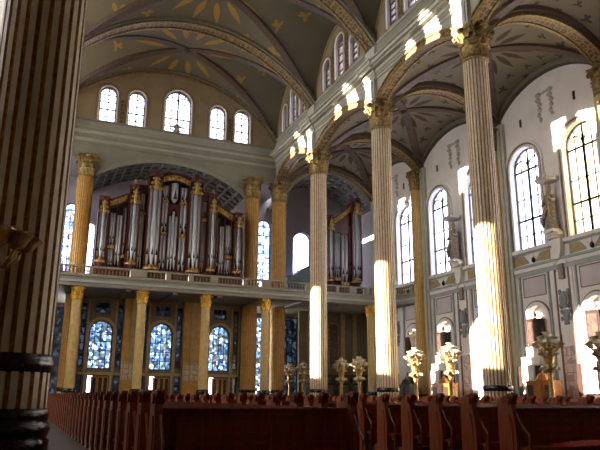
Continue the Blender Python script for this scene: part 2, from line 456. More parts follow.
# mouldings of the right wall
for bi in (3, 4, 5, 6):
    a, b = BAYS[bi]; cc = (a+b)/2
    t = MB()                       # string course
    e0, e1 = a+.9, b-.9
    for (z0, z1, d, mi) in ((12.35, 12.75, .14, 0), (12.75, 13.1, .26, 1), (13.1, 13.3, .42, 0), (14.62, 14.95, .3, 1), (14.45, 14.62, .16, 0)):
        t.box(XW-d, XW, e0, e1, z0, z1, mi)
    trim(t, ['greyblue', 'wall'])
    ws = [yc for (q, yc) in vis if q == bi]
    for yc in ws:
        t = MB()
        surround(t, mR, yc, 1.92, 14.95, 23.1, .22, -.16, .0, 0)
        surround(t, mR, yc, 2.2, 14.95, 23.1, .16, -.08, .0, 1)
        surround(t, mR, yc, 2.36, 14.95, 23.1, .2, -.2, .0, 0)
        trim(t, ['wall', 'brownline'])
        t = MB()                   # ochre panels under the window
        for q in (-1, 1):
            t.prism([(yc+q*.35, 13.55), (yc+q*2.3, 13.45), (yc+q*2.3, 14.4), (yc+q*1.1, 14.35)], mR, -.05, 0, 0)
        t.prism([(yc-.3, 13.35), (yc+.3, 13.35), (yc+.16, 14.4), (yc-.16, 14.4)], mR, -.12, 0, 1)
        t.lathe([(.02, 0), (.16, .1), (.2, .3), (.12, .5), (.02, .58)], 10, (XW-.14, yc-.28, 13.45), 2)
        trim(t, ['ochrepanel', 'wall', 'black'])
        t = MB()                   # small vent above the window
        t.box(XW-.05, XW, yc-.13, yc+.13, 27.2, 28.0)
        trim(t, ['darkwood'])
        # lower panel and niche surround
        t = MB(); y = yc if bi < 6 else yc-.9
        surround(t, mR, y, 1.32, .3, 8.2, .3, -.14, 0, 0)
        surround(t, mR, y, 1.62, .3, 8.2, .14, -.08, 0, 1)
        t.box(XW-.07, XW, y-1.45, y+1.45, 12.1, 12.22, 1); t.box(XW-.07, XW, y-1.45, y+1.45, 10.35, 10.42, 1)
        for q in (-1.45, 1.39): t.box(XW-.07, XW, y+q, y+q+.06, 10.35, 12.2, 1)
        t.box(XW-.03, XW, y-1.4, y+1.4, 10.42, 12.1, 2)
        for q in (-1.95, 1.75): t.box(XW-.16, XW, y+q, y+q+.2, 0, 12.35, 3)
        for q in (-2.55, 2.25): t.box(XW-.1, XW, y+q, y+q+.3, 0, 12.35, 0)
        trim(t, ['wall', 'brownline', 'wallshade', 'greyblue'])
    t = MB()                       # centre strip of the bay
    for q in (-.85, .7): t.box(XW-.12, XW, cc+q, cc+q+.15, 0, 12.35, 0)
    t.box(XW-.05, XW, cc-.7, cc+.7, 6.6, 12.2, 1)
    t.box(XW-.06, XW, cc-.65, cc+.65, 1.2, 5.6, 2)
    if bi < 6: trim(t, ['brownline', 'wall', 'pinkmarble'])
    t = MB()                       # grey festoon high on the wall between the windows
    for q in (-.75, .75):
        for i in range(6):
            t.lathe([(.02, 0), (.3-.03*i, .12), (.34-.03*i, .3), (.1, .5)], 8, (XW-.02, cc+q+.1*sin(i*2), 29.2-i*.52))
    t.box(XW-.06, XW, cc-1.0, cc+1.0, 29.35, 29.6)
    trim(t, ['festoon'])
    # wall arch against the vault
    P = lambda e: [(cc+(b-a)/2*s_/20, AS+AR*gA(s_/20)-e) for s_ in range(-20, 21)]
    t = MB(); t.band(P(.55), P(-.3), mR, -.35, .05, 0); t.band(P(.62), P(.5), mR, -.42, .0, 1)
    trim(t, ['ribgrey', 'rib'])

# ------------------------------------------------------------------ vaults
def vault(cx, cy, hx, hy, zs, rise, g, dome, m, n=36):
    mb = MB(); vs = []
    for j in range(n+1):
        for i in range(n+1):
            u = -1+2*i/n; v = -1+2*j/n
            z = zs+rise*g(min(abs(u), abs(v)))+dome*(1-u*u)*(1-v*v)
            vs.append((u*hx, v*hy, z))
    fs = [(j*(n+1)+i, (j+1)*(n+1)+i, (j+1)*(n+1)+i+1, j*(n+1)+i+1) for j in range(n) for i in range(n)]
    mb.add(vs, fs)
    return mb.mesh('ceiling', m)
def place_mesh(me, name, loc):
    o = bpy.data.objects.new(name, me); COL.objects.link(o); o.location = loc; return struct(o)
def diag_ribs(hx, hy, zs, rise, g, dome, w, th, boss):
    mb = MB(); n = 40
    for sg in (1, -1):
        pts = []
        for i in range(n+1):
            t = -1+2*i/n
            z = zs+rise*g(t)+dome*(1-t*t)**2
            pts.append(Vector((t*hx, sg*t*hy, z)))
        side = Vector((-sg*hy, hx, 0)).normalized()
        for i in range(n):
            a, b = pts[i], pts[i+1]
            q = [a-side*w-Vector((0, 0, th)), a+side*w-Vector((0, 0, th)), b+side*w-Vector((0, 0, th)), b-side*w-Vector((0, 0, th))]
            q2 = [p+Vector((0, 0, th+.35)) for p in q]
            mb.add(q+q2, [(0, 1, 2, 3), (0, 4, 5, 1), (3, 2, 6, 7), (1, 5, 6, 2), (0, 3, 7, 4)])
    zc = zs+rise+dome
    mb.lathe([(.05, -th-.35), (boss*.5, -th-.3), (boss, -th-.1), (boss*1.1, .1)], 16, (0, 0, zc))
    return mb
nave_v = vault(0, 0, NH, D/2, ZS, NR, gN, .5, 'navevault')
nave_e = vault(0, 0, NH, (YE-YA)/2, ZS, NR, gN, .3, 'navevault')
aisle_v = vault(0, 0, AH, D/2, AS, AR, gA, .5, 'aislevault')
aisle_e = vault(0, 0, AH, (YE-YA)/2, AS, AR, gA, .5, 'aislevault')
nr_ = diag_ribs(NH, D/2, ZS, NR, gN, .5, .42, .16, .5).mesh('trim', 'rib')
nre = diag_ribs(NH, (YE-YA)/2, ZS, NR, gN, .3, .42, .16, .5).mesh('trim', 'rib')
ar_ = diag_ribs(AH, D/2, AS, AR, gA, .5, .45, .14, .4).mesh('trim', 'rib')
are = diag_ribs(AH, (YE-YA)/2, AS, AR, gA, .5, .45, .14, .4).mesh('trim', 'rib')
for i, (a, b) in enumerate(BAYS):
    e = i == 6; cy = (a+b)/2
    place_mesh(nave_e if e else nave_v, 'ceiling', (NC, cy, 0))
    place_mesh(aisle_e if e else aisle_v, 'ceiling', (AC, cy, 0))
    if i >= 2:
        TRIM[0] += 1; place_mesh(nre if e else nr_, 'trim_%d' % TRIM[0], (NC, cy, 0))
        TRIM[0] += 1; place_mesh(are if e else ar_, 'trim_%d' % TRIM[0], (AC, cy, 0))
# transverse ribs of nave and aisle
for i, Y in enumerate([YC-D, YC, YB, YA, YE]):
    f = lambda e: [(NC+NH*s_/30, zA(NC+NH*s_/30)-e) for s_ in range(-30, 31)]
    w_ = .8 if Y < YE else .5
    t = MB(); t.band(f(.3), f(-.3), mY(Y), -w_, w_, 0, 1)
    t.band(f(.42), f(.28), mY(Y), -w_-.06, -w_+.2, 2); t.band(f(.42), f(.28), mY(Y), w_-.2, w_+.06, 2)
    t.band(f(.2), f(-.4), mY(Y), -w_-.35, -w_, 3); t.band(f(.2), f(-.4), mY(Y), w_, w_+.35, 3)
    trim(t, ['ribgrey', 'guilloche', 'goldcap', 'ribgrey'])
    f = lambda e: [(AC+AH*s_/30, AS+AR*gA(s_/30)-e) for s_ in range(-30, 31)]
    t = MB(); t.band(f(.62), f(-.3), mY(Y), -.62, .62, 0, 1)
    t.band(f(.72), f(.5), mY(Y), -.72, -.45, 2); t.band(f(.72), f(.5), mY(Y), .45, .72, 2)
    t.band(f(.3), f(-.4), mY(Y), -.95, -.62, 3); t.band(f(.3), f(-.4), mY(Y), .62, .95, 3)
    trim(t, ['ribgrey', 'guilloche', 'goldcap', 'rib'])

# ------------------------------------------------------------------ arcade wall and clerestory
def arch_of(a, b):                  # segmental arch of a bay: centre, half span, spring, rise
    c = (a+b)/2; hw = (b-a)/2-.95
    return c, hw, 28.7, 1.65
def garch(u, c, hw, sp, ri): return sp+ri*seg((u-c)/hw, 0, .42)
CLW = []
def nave_wall(front, back, visible):
    """arcade wall with arches, clerestory windows and lunette top"""
    w = MB(); dd = back-front; mp = mX(front); sgn = 1 if dd > 0 else -1
    for bi, (a, b) in enumerate(BAYS):
        c, hw, sp, ri = arch_of(a, b)
        bot = lambda y: garch(y, c, hw, sp, ri) if abs(y-c) < hw else 28.7
        us = [a, c-hw-.001]+[c-hw+2*hw*i/30 for i in range(31)]+[c+hw+.001, b]
        for u, v in zip(us[:-1], us[1:]):
            for d in (0, dd):
                w.quad(mp(u, d, bot(u)), mp(v, d, bot(v)), mp(v, d, 33.4), mp(u, d, 33.4))
            w.quad(mp(u, 0, bot(u)), mp(v, 0, bot(v)), mp(v, dd, bot(v)), mp(u, dd, bot(u)))
        k = (b-a)/D
        sp_ = 37.7 if visible else 38.5
        ops = [(c-3.3*k, .85*k, 35.0, sp_, .85*k), (c, 1.0*k, 35.0, 39.0, 1.0*k), (c+3.3*k, .85*k, 35.0, sp_, .85*k)] if bi > (2 if visible else 1) else []  # rear bays out of view stay closed to hold daylight back
        wall(w, a, b, 33.4, lambda y: zlun(y, a, b)+.5, ops, mp, dd, 1, 1)
        if visible and bi >= 4: CLW.extend((bi, o) for o in ops)
        if bi > (2 if visible else 1): portal((front+dd*.5, c, 37.3), (-sgn, 0, 0), 4.9, 9.2)
    return w
struct(nave_wall(28.9, 29.9, True).build('wall_nave_right', ['navewall', 'ochre']))
mC = mX(28.9)
for bi, o in CLW:
    window(mC, 0, o[0], o[1], o[2], o[3], .45, 'paneviolet', 'small')
    t = MB(); surround(t, mC, o[0], o[1]+.02, 35.0, o[3], .14, -.1, 0, 0); surround(t, mC, o[0], o[1]+.3, 34.6, o[3], .12, -.06, 0, 1)
    trim(t, ['wall', 'brownline'])
for bi in range(3, 7):
    a, b = BAYS[bi]; c, hw, sp, ri = arch_of(a, b)
    # archivolt: ornamented face and soffit with gold edges
    P = lambda e: [(c-hw-.02+2*(hw+.02)*i/30, garch(c-hw+2*hw*i/30, c, hw, sp, ri)+e) for i in range(31)]
    t = MB(); t.band(P(-.16), P(.34), mC, -.1, .95, 0, 0)
    t.band(P(-.24), P(-.04), mC, -.16, .1, 1); t.band(P(.3), P(.5), mC, -.2, 0, 1); t.band(P(-.24), P(-.04), mC, .8, 1.0, 1)
    trim(t, ['guilloche', 'goldcap'])
    t = MB()                        # entablature running along the nave
    for (z0, z1, d, mi) in ((30.75, 31.0, .14, 0), (31.0, 31.3, .24, 1), (31.3, 31.65, .34, 0), (31.65, 31.9, .75, 1), (31.9, 32.25, .95, 0), (32.25, 32.45, 1.1, 1), (32.45, 34.3, .12, 2), (34.3, 34.6, .22, 1)):
        t.box(28.9-d, 28.9, a, b, z0, z1, mi)
    trim(t, ['cornice', 'navewall', 'gallery'])
    t = MB()                        # break of the entablature and strip above each column
    if b < YE:
        for (z0, z1, d, h) in ((30.75, 31.0, .36, .95), (31.0, 31.3, .46, 1.0), (31.3, 31.65, .56, 1.05), (31.65, 31.9, .95, 1.2), (31.9, 32.25, 1.15, 1.3), (32.25, 32.45, 1.3, 1.35), (32.45, 34.3, .32, .9)):
            t.box(28.9-d, 28.9, b-h, b+h, z0, z1, 0)
        t.box(28.55, 28.9, b-.75, b+.75, 28.7, 30.75, 0)
        for q in (-.55, .35): t.box(28.47, 28.55, b+q, b+q+.2, 28.9, 30.6, 1)
        trim(t, ['cornice', 'greyblue'])
    # pale field strips between clerestory windows
    t = MB()
    k = (b-a)/D
    for q in (-1.75, 1.75): t.box(28.84, 28.9, c+q*k-.22, c+q*k+.22, 34.7, 39.2, 0)
    f = lambda e: [(c+(b-a)/2*s_/24, zlun(c+(b-a)/2*s_/24, a, b)-e) for s_ in range(-24, 25)]
    t.band(f(.3), f(-.3), mC, -.12, 0, 1)
    trim(t, ['guilloche', 'beige'])
struct(nave_wall(.8, -.2, False).build('wall_nave_left', ['navewall', 'ochre']))

# left side, rear and floor: seen by the light only, or behind the foreground column
w = MB(); ops = []
for bi, (a, b) in enumerate(BAYS):
    cc = (a+b)/2; k = (b-a)/D
    for s_ in (-1, 1):
        if bi > 2: ops.append((cc+s_*OW*k, 1.9, 14.95, 23.1, 1.9))  # unseen rear bays left blank so less daylight reaches the foreground
        if bi > 2: portal((XWL-.4, cc+s_*OW*k, 19.9), (1, 0, 0), 10.2, 3.8)
wall(w, Y0, YZ, 0, 32.6, ops, mX(XWL), -.75)
for Y in (YC, YB, YA): w.lathe([(1.0, 0), (1.0, 1.9), (.925, 2.0), (.925, 25.8), (1.05, 26.2), (1.0, 26.6), (1.4, 28.4), (1.4, 28.7)], 32, (0, Y, 0))
struct(w.build('wall_left', 'wall'))
c_ = MB(); c_.box(XWL-.8, .4, Y0, YZ, 32.3, 32.6); struct(c_.build('ceiling', 'wall'))
w = MB(); w.box(XWL-.8, XW+.8, Y0-.4, Y0, 0, 44); struct(w.build('wall_back_blocker', 'undergallery'))  # unseen wall added to shut out light, dark to cut bounce
f_ = MB(); f_.box(XWL-.8, XW+.8, Y0, YZ+.4, -.3, 0); struct(f_.build('floor', 'marblefloor'))

# ------------------------------------------------------------------ organ end of the nave
mE = mY(YE)
EW = [(6.85, 1.0, 33.3, 37.15), (10.3, 1.0, 33.3, 37.15), (15.5, 1.65, 33.3, 37.6), (20.75, 1.0, 33.3, 37.1), (24.1, 1.0, 33.3, 37.1)]
w = MB()
bigarch = (15.2, 9.75, 13.3, 26.2, 3.1)
def ebot(u):
    if abs(u-15.2) < 9.75: return 26.0+3.3*seg((u-15.2)/9.75, 0, .36)
    return 28.7
us = [.8, 15.2-9.751]+[15.2-9.75+19.5*i/40 for i in range(41)]+[15.2+9.751, 28.9]
for a, b in zip(us[:-1], us[1:]):
    for d in (0, 1.2): w.quad(mE(a, d, ebot(a)), mE(b, d, ebot(b)), mE(b, d, 31.5), mE(a, d, 31.5), 0)
wall(w, .8, 28.9, 31.5, lambda x: zA(x)+.5, [(c, hw, s, sp, hw) for c, hw, s, sp in EW], mE, .9, 1, 1)
for x in (5.2, 25.3): w.box(x-.25, x+.25, YE, YE+1.2, 26, 28.8)
struct(w.build('wall_end_upper', ['endwall', 'ochre']))
for i, (c, hw, s, sp) in enumerate(EW):
    window(mE, 0, c, hw, s, sp, .35, 'pane', 'centre' if i == 2 else 'small')
    t = MB(); surround(t, mE, c, hw+.02, s, sp, .14, -.12, 0, 0); surround(t, mE, c, hw+.34, s-.4, sp, .14, -.06, 0, 1)
    trim(t, ['wall', 'brownline'])
    portal((c, YE+.45, (s+sp+hw)/2), (0, -1, 0), 2*hw, sp+hw-s)
t = MB()
for x in (8.6, 22.45): t.box(x-.28, x+.28, YE-.12, YE, 33.3, 36.6, 1)
for x in (12.3, 18.3): t.box(x-.12, x+.12, YE-.1, YE, 33.3, 39.5, 0)
f = lambda e: [(NC+NH*s_/30, zA(NC+NH*s_/30)-e) for s_ in range(-30, 31)]
t.band(f(.75), f(-.2), mE, -.1, 0, 0)
trim(t, ['ochre', 'guilloche'])
t = MB()
for (z0, z1, d, mi) in ((30.0, 30.35, .16, 1), (30.35, 30.7, .3, 0), (30.7, 31.1, .55, 1), (31.1, 31.45, .9, 0), (31.45, 31.7, 1.05, 1), (31.7, 33.0, .1, 0), (33.0, 33.25, .22, 1)):
    t.box(.8, 28.9, YE-d, YE, z0+.25, z1+.25, mi)
trim(t, ['navewall', 'endwall'])
t = MB()
P = lambda e: [(15.2-9.75+19.5*i/40, 26.0+3.3*seg(-1+2*i/40, 0, .36)+e) for i in range(41)]
t.band(P(-.12), P(.55), mE, -.14, .1, 0); t.band(P(.5), P(.68), mE, -.22, 0, 1)
trim(t, ['endwall', 'endwall'])
# small crest under the middle clerestory window
cr = MB(); cr.lathe([(.05, 0), (.45, .15), (.3, .5), (.5, .85), (.2, 1.1), (.05, 1.3)], 12, (0, 0, 0))
for q in (-1, 1): cr.tube([(q*.3, 0, .2), (q*.8, 0, .45), (q*.75, 0, .85), (q*.45, 0, .8)], .09, 8)
tag(cr.build('crest', 'bronze', loc=(15.3, YE-.6, 33.25)), 'small dark carved crest on cornice under the middle clerestory window', 'ornament')

# coffered barrels behind the openings
def barrel(c, hw, sp, ri, h, y0, y1, nu, nv):
    mb = MB()
    P = lambda t, y, e=0: (c+hw*t*(1+e*.03), y, sp+ri*seg(t, 0, h)+e)
    for i in range(nu):
        for j in range(nv):
            t0, t1 = -1+2*i/nu, -1+2*(i+1)/nu; a, b = y0+(y1-y0)*j/nv, y0+(y1-y0)*(j+1)/nv
            m0, m1 = t0+.14*(t1-t0), t1-.14*(t1-t0); p, q = a+.14*(b-a), b-.14*(b-a)
            O = [P(t0, a), P(t1, a), P(t1, b), P(t0, b)]; I = [P(m0, p), P(m1, p), P(m1, q), P(m0, q)]
            R = [P(m0, p, .3), P(m1, p, .3), P(m1, q, .3), P(m0, q, .3)]
            for k in range(4):
                l = (k+1) % 4
                mb.quad(O[k], O[l], I[l], I[k], 0); mb.quad(I[k], I[l], R[l], R[k], 0)
            mb.quad(*R, 1)
    return mb
struct(barrel(15.2, 9.75, 26.0, 3.3, .36, YE+.1, YZ, 18, 5).build('ceiling', ['cofferframe', 'coffer']))
struct(barrel(AC, AH, 26.6, 4.6, .6, YE+.3, YZ, 12, 5).build('ceiling', ['cofferframe', 'coffer']))
c_ = MB(); c_.box(24.9, 30.4, YE+.2, YZ, 28.4, 28.7); c_.box(-1, 5.5, YE+.2, YZ, 28.4, 28.7); c_.box(XWL, 0, YE, YZ, 28.4, 28.7)
struct(c_.build('ceiling', 'lilac'))
# wall between nave clerestory corner and aisle end above the coffers
w = MB(); f = lambda x: 26.6+4.6*seg((x-AC)/AH, 0, .6)
for i in range(24):
    a, b = 30.3+(XW-30.3)*i/24, 30.3+(XW-30.3)*(i+1)/24
    w.quad((a, YE+.3, f(a)), (b, YE+.3, f(b)), (b, YE+.3, 33.2), (a, YE+.3, 33.2))
w.box(28.9, 30.35, YE-.2, YE+1.2, 28.7, 33.4)
w.box(XWL, -.2, YE, YE+.4, 26, 33.5)
struct(w.build('wall_aisle_end', 'navewall'))

# back wall of the end bay
mB = mY(YZ)
bo = [(4.2, .9, 14.5, 24, .9), (6.75, .62, 14.5, 22, .6), (23.6, .62, 14.5, 22, .6), (30.2, 1.0, 15.5, 24.6, 1.0), (36.0, 1.35, 14.3, 23.0, 1.35),
      (3.7, .9, .9, 11.6, 0), (30.05, .66, .9, 11.6, 0), (34.35, 1.15, .9, 11.8, 0), (15.2, 10.3, .02, 11.9, 0)]  # last opening is unseen, added to bring sky light behind the stained glass
w = MB(); wall(w, XWL-.8, XW+.8, 0, 33.5, bo, mB, .6, 0, 0, 2)
struct(w.build('wall_end', 'lilac'))
for i, (c, hw, s, sp, ri) in enumerate(bo):
    if i in (2, 8): continue
    st = [('stainedpale', 'grid', 2, 6), ('paneviolet', 'grid', 1, 8), None, ('stainedpale', 'grid', 2, 7), ('paneviolet', 'grid', 2, 4), ('stainedblue', 'grid', 2, 9), ('stained', 'grid', 1, 6), ('stainedblue', 'grid', 3, 7)][i]
    window(mB, 0, c, hw, s, sp, .3, st[0], st[1], ri, st[2], st[3], .05)
    portal((c, YZ+.3, (s+sp)/2), (0, -1, 0), 2*hw, sp-s)

# wall under the organ gallery with three stained windows and doors
YU = 77.0; mU = mY(YU)
SWX = [8.35, 15.2, 22.2]
uo = []
for c in SWX:
    uo += [(c, 1.3, 4.1, 8.2, 1.3), (c, 1.25, .02, 3.35, 0), (c-2.05, .34, 4.3, 11.4, 0), (c+2.05, .34, 4.3, 11.4, 0), (c-2.05, .34, .6, 3.4, 0), (c+2.05, .34, .6, 3.4, 0), (c, .85, 10.3, 11.5, 0)]
w = MB(); wall(w, 4.6, 25.9, 0, 12.3, uo, mU, .5, 0, 0, 2)
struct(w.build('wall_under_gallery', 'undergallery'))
dn = 0
for k, c in enumerate(SWX):
    window(mU, 0, c, 1.3, 4.1, 8.2, .3, 'stained', 'grid', 1.3, 4, 4, .04)
    portal((c, YU+.3, 6.7), (0, -1, 0), 2.6, 5.3)
    window(mU, 0, c, .85, 10.3, 11.5, .3, 'stainedblue', 'grid', 0, 3, 2, .04)
    for q in (-2.05, 2.05):
        window(mU, 0, c+q, .34, 4.3, 11.4, .3, 'stainedblue', 'grid', 0, 1, 8, .05)
        window(mU, 0, c+q, .34, .6, 3.4, .3, 'stainedblue', 'grid', 0, 1, 3, .05)
    t = MB(); surround(t, mU, c, 1.32, 3.9, 8.2, .35, -.14, 0, 0); t.box(c-2.5, c+2.5, YU-.3, YU, 3.45, 3.75, 0)
    t.box(c-1.5, c-1.25, YU-.14, YU, 0, 3.45, 0); t.box(c+1.25, c+1.5, YU-.14, YU, 0, 3.45, 0)
    for q in (-2.55, -1.6, 1.45, 2.4): t.box(c+q, c+q+.16, YU-.1, YU, 3.75, 11.8, 0)
    trim(t, ['beige', 'undergallery'])
    dn += 1
    d = MB(); mv = MB()
    for x0 in (c-1.2, c+.02):
        d.box(x0, x0+.12, YU+.1, YU+.2, .03, 3.3); d.box(x0+1.06, x0+1.18, YU+.1, YU+.2, .03, 3.3)
        for z in (.03, 1.0, 3.16): d.box(x0, x0+1.18, YU+.1, YU+.2, z, z+.14)
        d.box(x0+.5, x0+.68, YU+.1, YU+.2, 1.1, 3.2)
    dr = struct(d.build('door_%d' % dn, 'goldpil'))
    g = MB(); g.box(c-1.1, c-.55, YU+.14, YU+.16, (.9, 1.9, .9)[k], 3.2); g.build('door_pane', 'pane', dr)
    g = MB(); g.box(c-.02, c+1.26, YU+.14, YU+.18, .0, 3.35); g.box(c-.55, c-.02, YU+.14, YU+.18, .0, 3.35); g.box(c-1.26, c-.55, YU+.14, YU+.18, 0, (.9, 1.9, .9)[k]); g.box(c-1.26, c-1.1, YU+.14, YU+.18, 0, 3.35); g.build('door_panel', 'darkwood', dr)
    g = MB(); g.tube([(c-.12, YU+.02, 1.3), (c-.12, YU+.02, 1.9)], .03); g.build('door_handle', 'brass', dr)
    portal((c-.6, YU+.3, 1.7), (0, -1, 0), 1.0, 3.2)

w = MB().box(33.1, XW-.01, 78.0, 78.3, 0, 12.14); struct(w.build('wall_under_gallery_right', 'undergallery'))
t = MB()
for x in (34.6, 36.4, 39.4, 41.2): t.box(x-.3, x+.3, 77.88, 78.0, 0, 12.1)
trim(t, ['beige'])
# amber stone piers between the stained windows
for k, c in enumerate((11.75, 18.75)):
    r = empty('pier', (c, YU, 0))
    tag(r, 'amber stone pier with cross tile %s' % ('between left and middle stained windows' if k == 0 else 'between middle and right stained windows'), 'pier', 'amber piers under the gallery')
    MB().box(-1.05, 1.05, -.5, -.01, 0, 12.3).build('shaft', 'goldpil', r)
    MB().box(-.25, .25, -.62, -.5, 4.9, 12.3).build('center_strip', 'beige', r)
    t = MB().box(-1.0, 1.0, -.56, -.5, 2.9, 4.9)
    t.build('cross_tile', 'crosspattern', r)
    t = MB().box(-.12, .12, -.62, -.56, 3.2, 4.6).box(-.6, .6, -.62, -.56, 3.8, 4.05); t.build('cross', 'palestone', r)
    MB().box(-1.12, 1.12, -.56, -.01, 0, .8).build('foot', 'palestone', r)

# ------------------------------------------------------------------ columns
def fluted(r, z0, z1, n=24, depth=.07, ridge=.58, half=False):
    mb = MB(); ring = []
    for k in range(n):
        a = 2*PI*(k-ridge/2)/n; st = 2*PI/n
        ring += [(r, a, 0), (r, a+st*ridge, 1)]
        for t, dp in ((.25, .8), (.5, 1), (.75, .8)):
            ring.append((r*(1-depth*dp), a+st*(ridge+(1-ridge)*t), 1))
    N = len(ring); vs = []
    for z in (z0, z1): vs += [(q[0]*cos(q[1]), q[0]*sin(q[1]), z) for q in ring]
    for k in range(N):
        k2 = (k+1) % N
        mb.add([vs[k], vs[k2], vs[N+k2], vs[N+k]], [(0, 1, 2, 3)], ring[k][2])
    mb.add(vs[:N], [tuple(reversed(range(N)))]); mb.add(vs[N:], [tuple(range(N))])
    return mb
def leaf_strip(mb, ang, r0, z0, h, w, out, mi=0):
    n = 7; vs = []
    for i in range(n):
        t = i/(n-1)
        rr = r0+out*(t**2.2)*.9+.03; z = z0+h*(t if t < .8 else .8+.0+(t-.8)*.2-(t-.8)**2*3.0)
        ww = w*(.75+.5*sin(PI*min(1, t*1.0+.05)))*(1 if t < .85 else .7)
        for s_, b in ((-1, 0), (-.5, .035), (0, .06), (.5, .035), (1, 0)):
            a = ang+s_*ww/rr
            vs.append(((rr+b)*cos(a), (rr+b)*sin(a), z))
    fs = [(i*5+k, i*5+k+1, (i+1)*5+k+1, (i+1)*5+k) for i in range(n-1) for k in range(4)]
    mb.add(vs, fs, mi, True)
def corinthian(r, h):
    """bell with two rows of acanthus leaves and corner scrolls"""
    mb = MB()
    mb.lathe([(r*1.04, 0), (r*1.12, .03*h), (r*1.12, .07*h), (r*1.02, .1*h), (r*1.0, .4*h), (r*1.08, .7*h), (r*1.3, .88*h)], 24)
    for k in range(8): leaf_strip(mb, 2*PI*k/8, r*1.02, .1*h, .38*h, r*.34, r*.3)
    for k in range(8): leaf_strip(mb, 2*PI*(k+.5)/8, r*1.04, .1*h, .62*h, r*.3, r*.36)
    for k in range(4):
        a = PI/4+k*PI/2
        for s_ in (-1, 1):
            pts = []
            for i in range(15):
                t = i/14
                if t < .55:
                    q = t/.55; rr = r*(1.05+.42*q**1.6); z = h*(.5+.36*q); off = s_*.3*(1-q)
                else:
                    q = (t-.55)/.45*2.2*PI; rad = .085*h*(1-(t-.55)/.45*.75)
                    rr = r*1.45+rad*sin(q)*.9; z = h*.775+rad*cos(q); off = 0
                aa = a+off+s_*.06
                pts.append((rr*cos(aa), rr*sin(aa), z))
            mb.tube(pts, .035*h, 6)
        b = k*PI/2
        mb.lathe([(.02, 0), (.1*h, .02*h), (.12*h, .08*h), (.02, .14*h)], 8, (r*1.3*cos(b), r*1.3*sin(b), .82*h))
    return mb
def abacus(r, h):
    mb = MB(); poly = []
    R_ = r*1.62
    for k in range(4):
        a0 = PI/4+k*PI/2; a1 = a0+PI/2
        p0 = Vector((R_*cos(a0), R_*sin(a0))); p1 = Vector((R_*cos(a1), R_*sin(a1)))
        for i in range(8):
            t = i/8; p = p0.lerp(p1, t); q = 1-.17*sin(PI*t)
            poly.append((p.x*q, p.y*q))
    n = len(poly)
    for z0, z1, s0, s1 in ((.87*h, .92*h, .94, 1.0), (.92*h, h, 1.0, 1.04)):
        vs = [(x*s0, y*s0, z0) for x, y in poly]+[(x*s1, y*s1, z1) for x, y in poly]
        mb.add(vs, [tuple(reversed(range(n))), tuple(range(n, 2*n))]+[(i, (i+1) % n, n+(i+1) % n, n+i) for i in range(n)])
    return mb
RC = .925
def make_column(loc, label, group, top=25.8, r=RC, cap=2.9, st='cream'):
    o = empty('fluted_column', loc); tag(o, label, 'column', group)
    b = MB().lathe([(r*1.12, 0), (r*1.13, .3), (r*1.07, .34), (r*1.1, .42), (r*1.13, .52), (r*1.1, .62), (r*1.05, .66), (r*1.07, .74), (r*1.08, .82), (r*1.05, .9), (r*1.02, .94)], 40)
    b.build('base', 'black', o)
    fluted(r*1.02, .94, 1.66).build('pedestal_drum', [st, 'gold'], o)
    MB().lathe([(r*1.0, 1.64), (r*1.03, 1.68), (r*1.06, 1.78), (r*1.07, 1.86), (r*1.05, 1.95), (r*1.02, 2.01), (r*1.0, 2.03)], 40).build('ring_moulding', 'black', o)
    fluted(r, 2.03, top).build('shaft', [st, 'gold'], o)
    c = corinthian(r, cap).build('capital', 'goldcap', o, (0, 0, top))
    abacus(r, cap).build('abacus', 'goldcap', c)
    return o
g = 'fluted nave columns'
colA = make_column((XR, YA, 0), 'tall fluted nave column farthest away of the sunlit three, beside the right organ', g)
for Y, lab in ((YB, 'tall sunlit fluted nave column in the middle of the right arcade'), (YC, 'thick sunlit fluted nave column nearest on the right, rising past the wall windows'), (YC-D, 'nearest right arcade column, standing beyond the right edge of the picture')):
    if Y < YC: continue
    tag(copy_tree(colA, (XR, Y, 0)), lab)
tag(copy_tree(colA, (-.27, 15.25, 0)), 'huge gold fluted column close by at the left edge', 'column')
g2 = 'fluted columns at the organ wall'
colG = make_column((29.45, YE-.2, 0), 'fluted column in the right corner of the organ wall', g2, st='ambercolumn')
cl = copy_tree(colG, (25.7, YE-.2, 0)); tag(cl, 'fluted column just right of the great organ, rising through the gallery', 'column', g2)
cl = copy_tree(colG, (5.05, YE-.2, 0)); tag(cl, 'fluted column left of the great organ, beside the foreground column', 'column', g2)

# gilded pilasters on the right wall
def make_pilaster(Y, label):
    o = empty('gilded_pilaster', (XW, Y, 0)); tag(o, label, 'pilaster', 'gilded pilasters on the right wall')
    MB().box(-.35, -.01, -1.35, 1.35, 0, 28.5).box(-.55, -.35, -1.0, 1.0, 0, 28.3).build('backing', 'cornice', o)
    s_ = fluted(.62, 1.6, 25.7, 20)
    s_.build('shaft', ['yellowstone', 'gold'], o, (-.75, 0, 0))
    MB().lathe([(.8, 0), (.8, .9), (.72, 1.0), (.78, 1.15), (.8, 1.3), (.7, 1.45), (.64, 1.6)], 28).build('base', 'black', o, (-.75, 0, 0))
    c = corinthian(.62, 2.6).build('capital', 'goldcap', o, (-.75, 0, 25.7))
    abacus(.66, 2.6).build('abacus', 'goldcap', c)
    return o
pa = make_pilaster(YA, 'gilded pilaster on the right wall where the gallery ends')
tag(copy_tree(pa, (XW, YB, 0)), 'gilded pilaster on the right wall, half hidden by the nearest sunlit column')
tag(copy_tree(pa, (XW, YC, 0)), 'gilded pilaster at the right edge, only its capital showing')

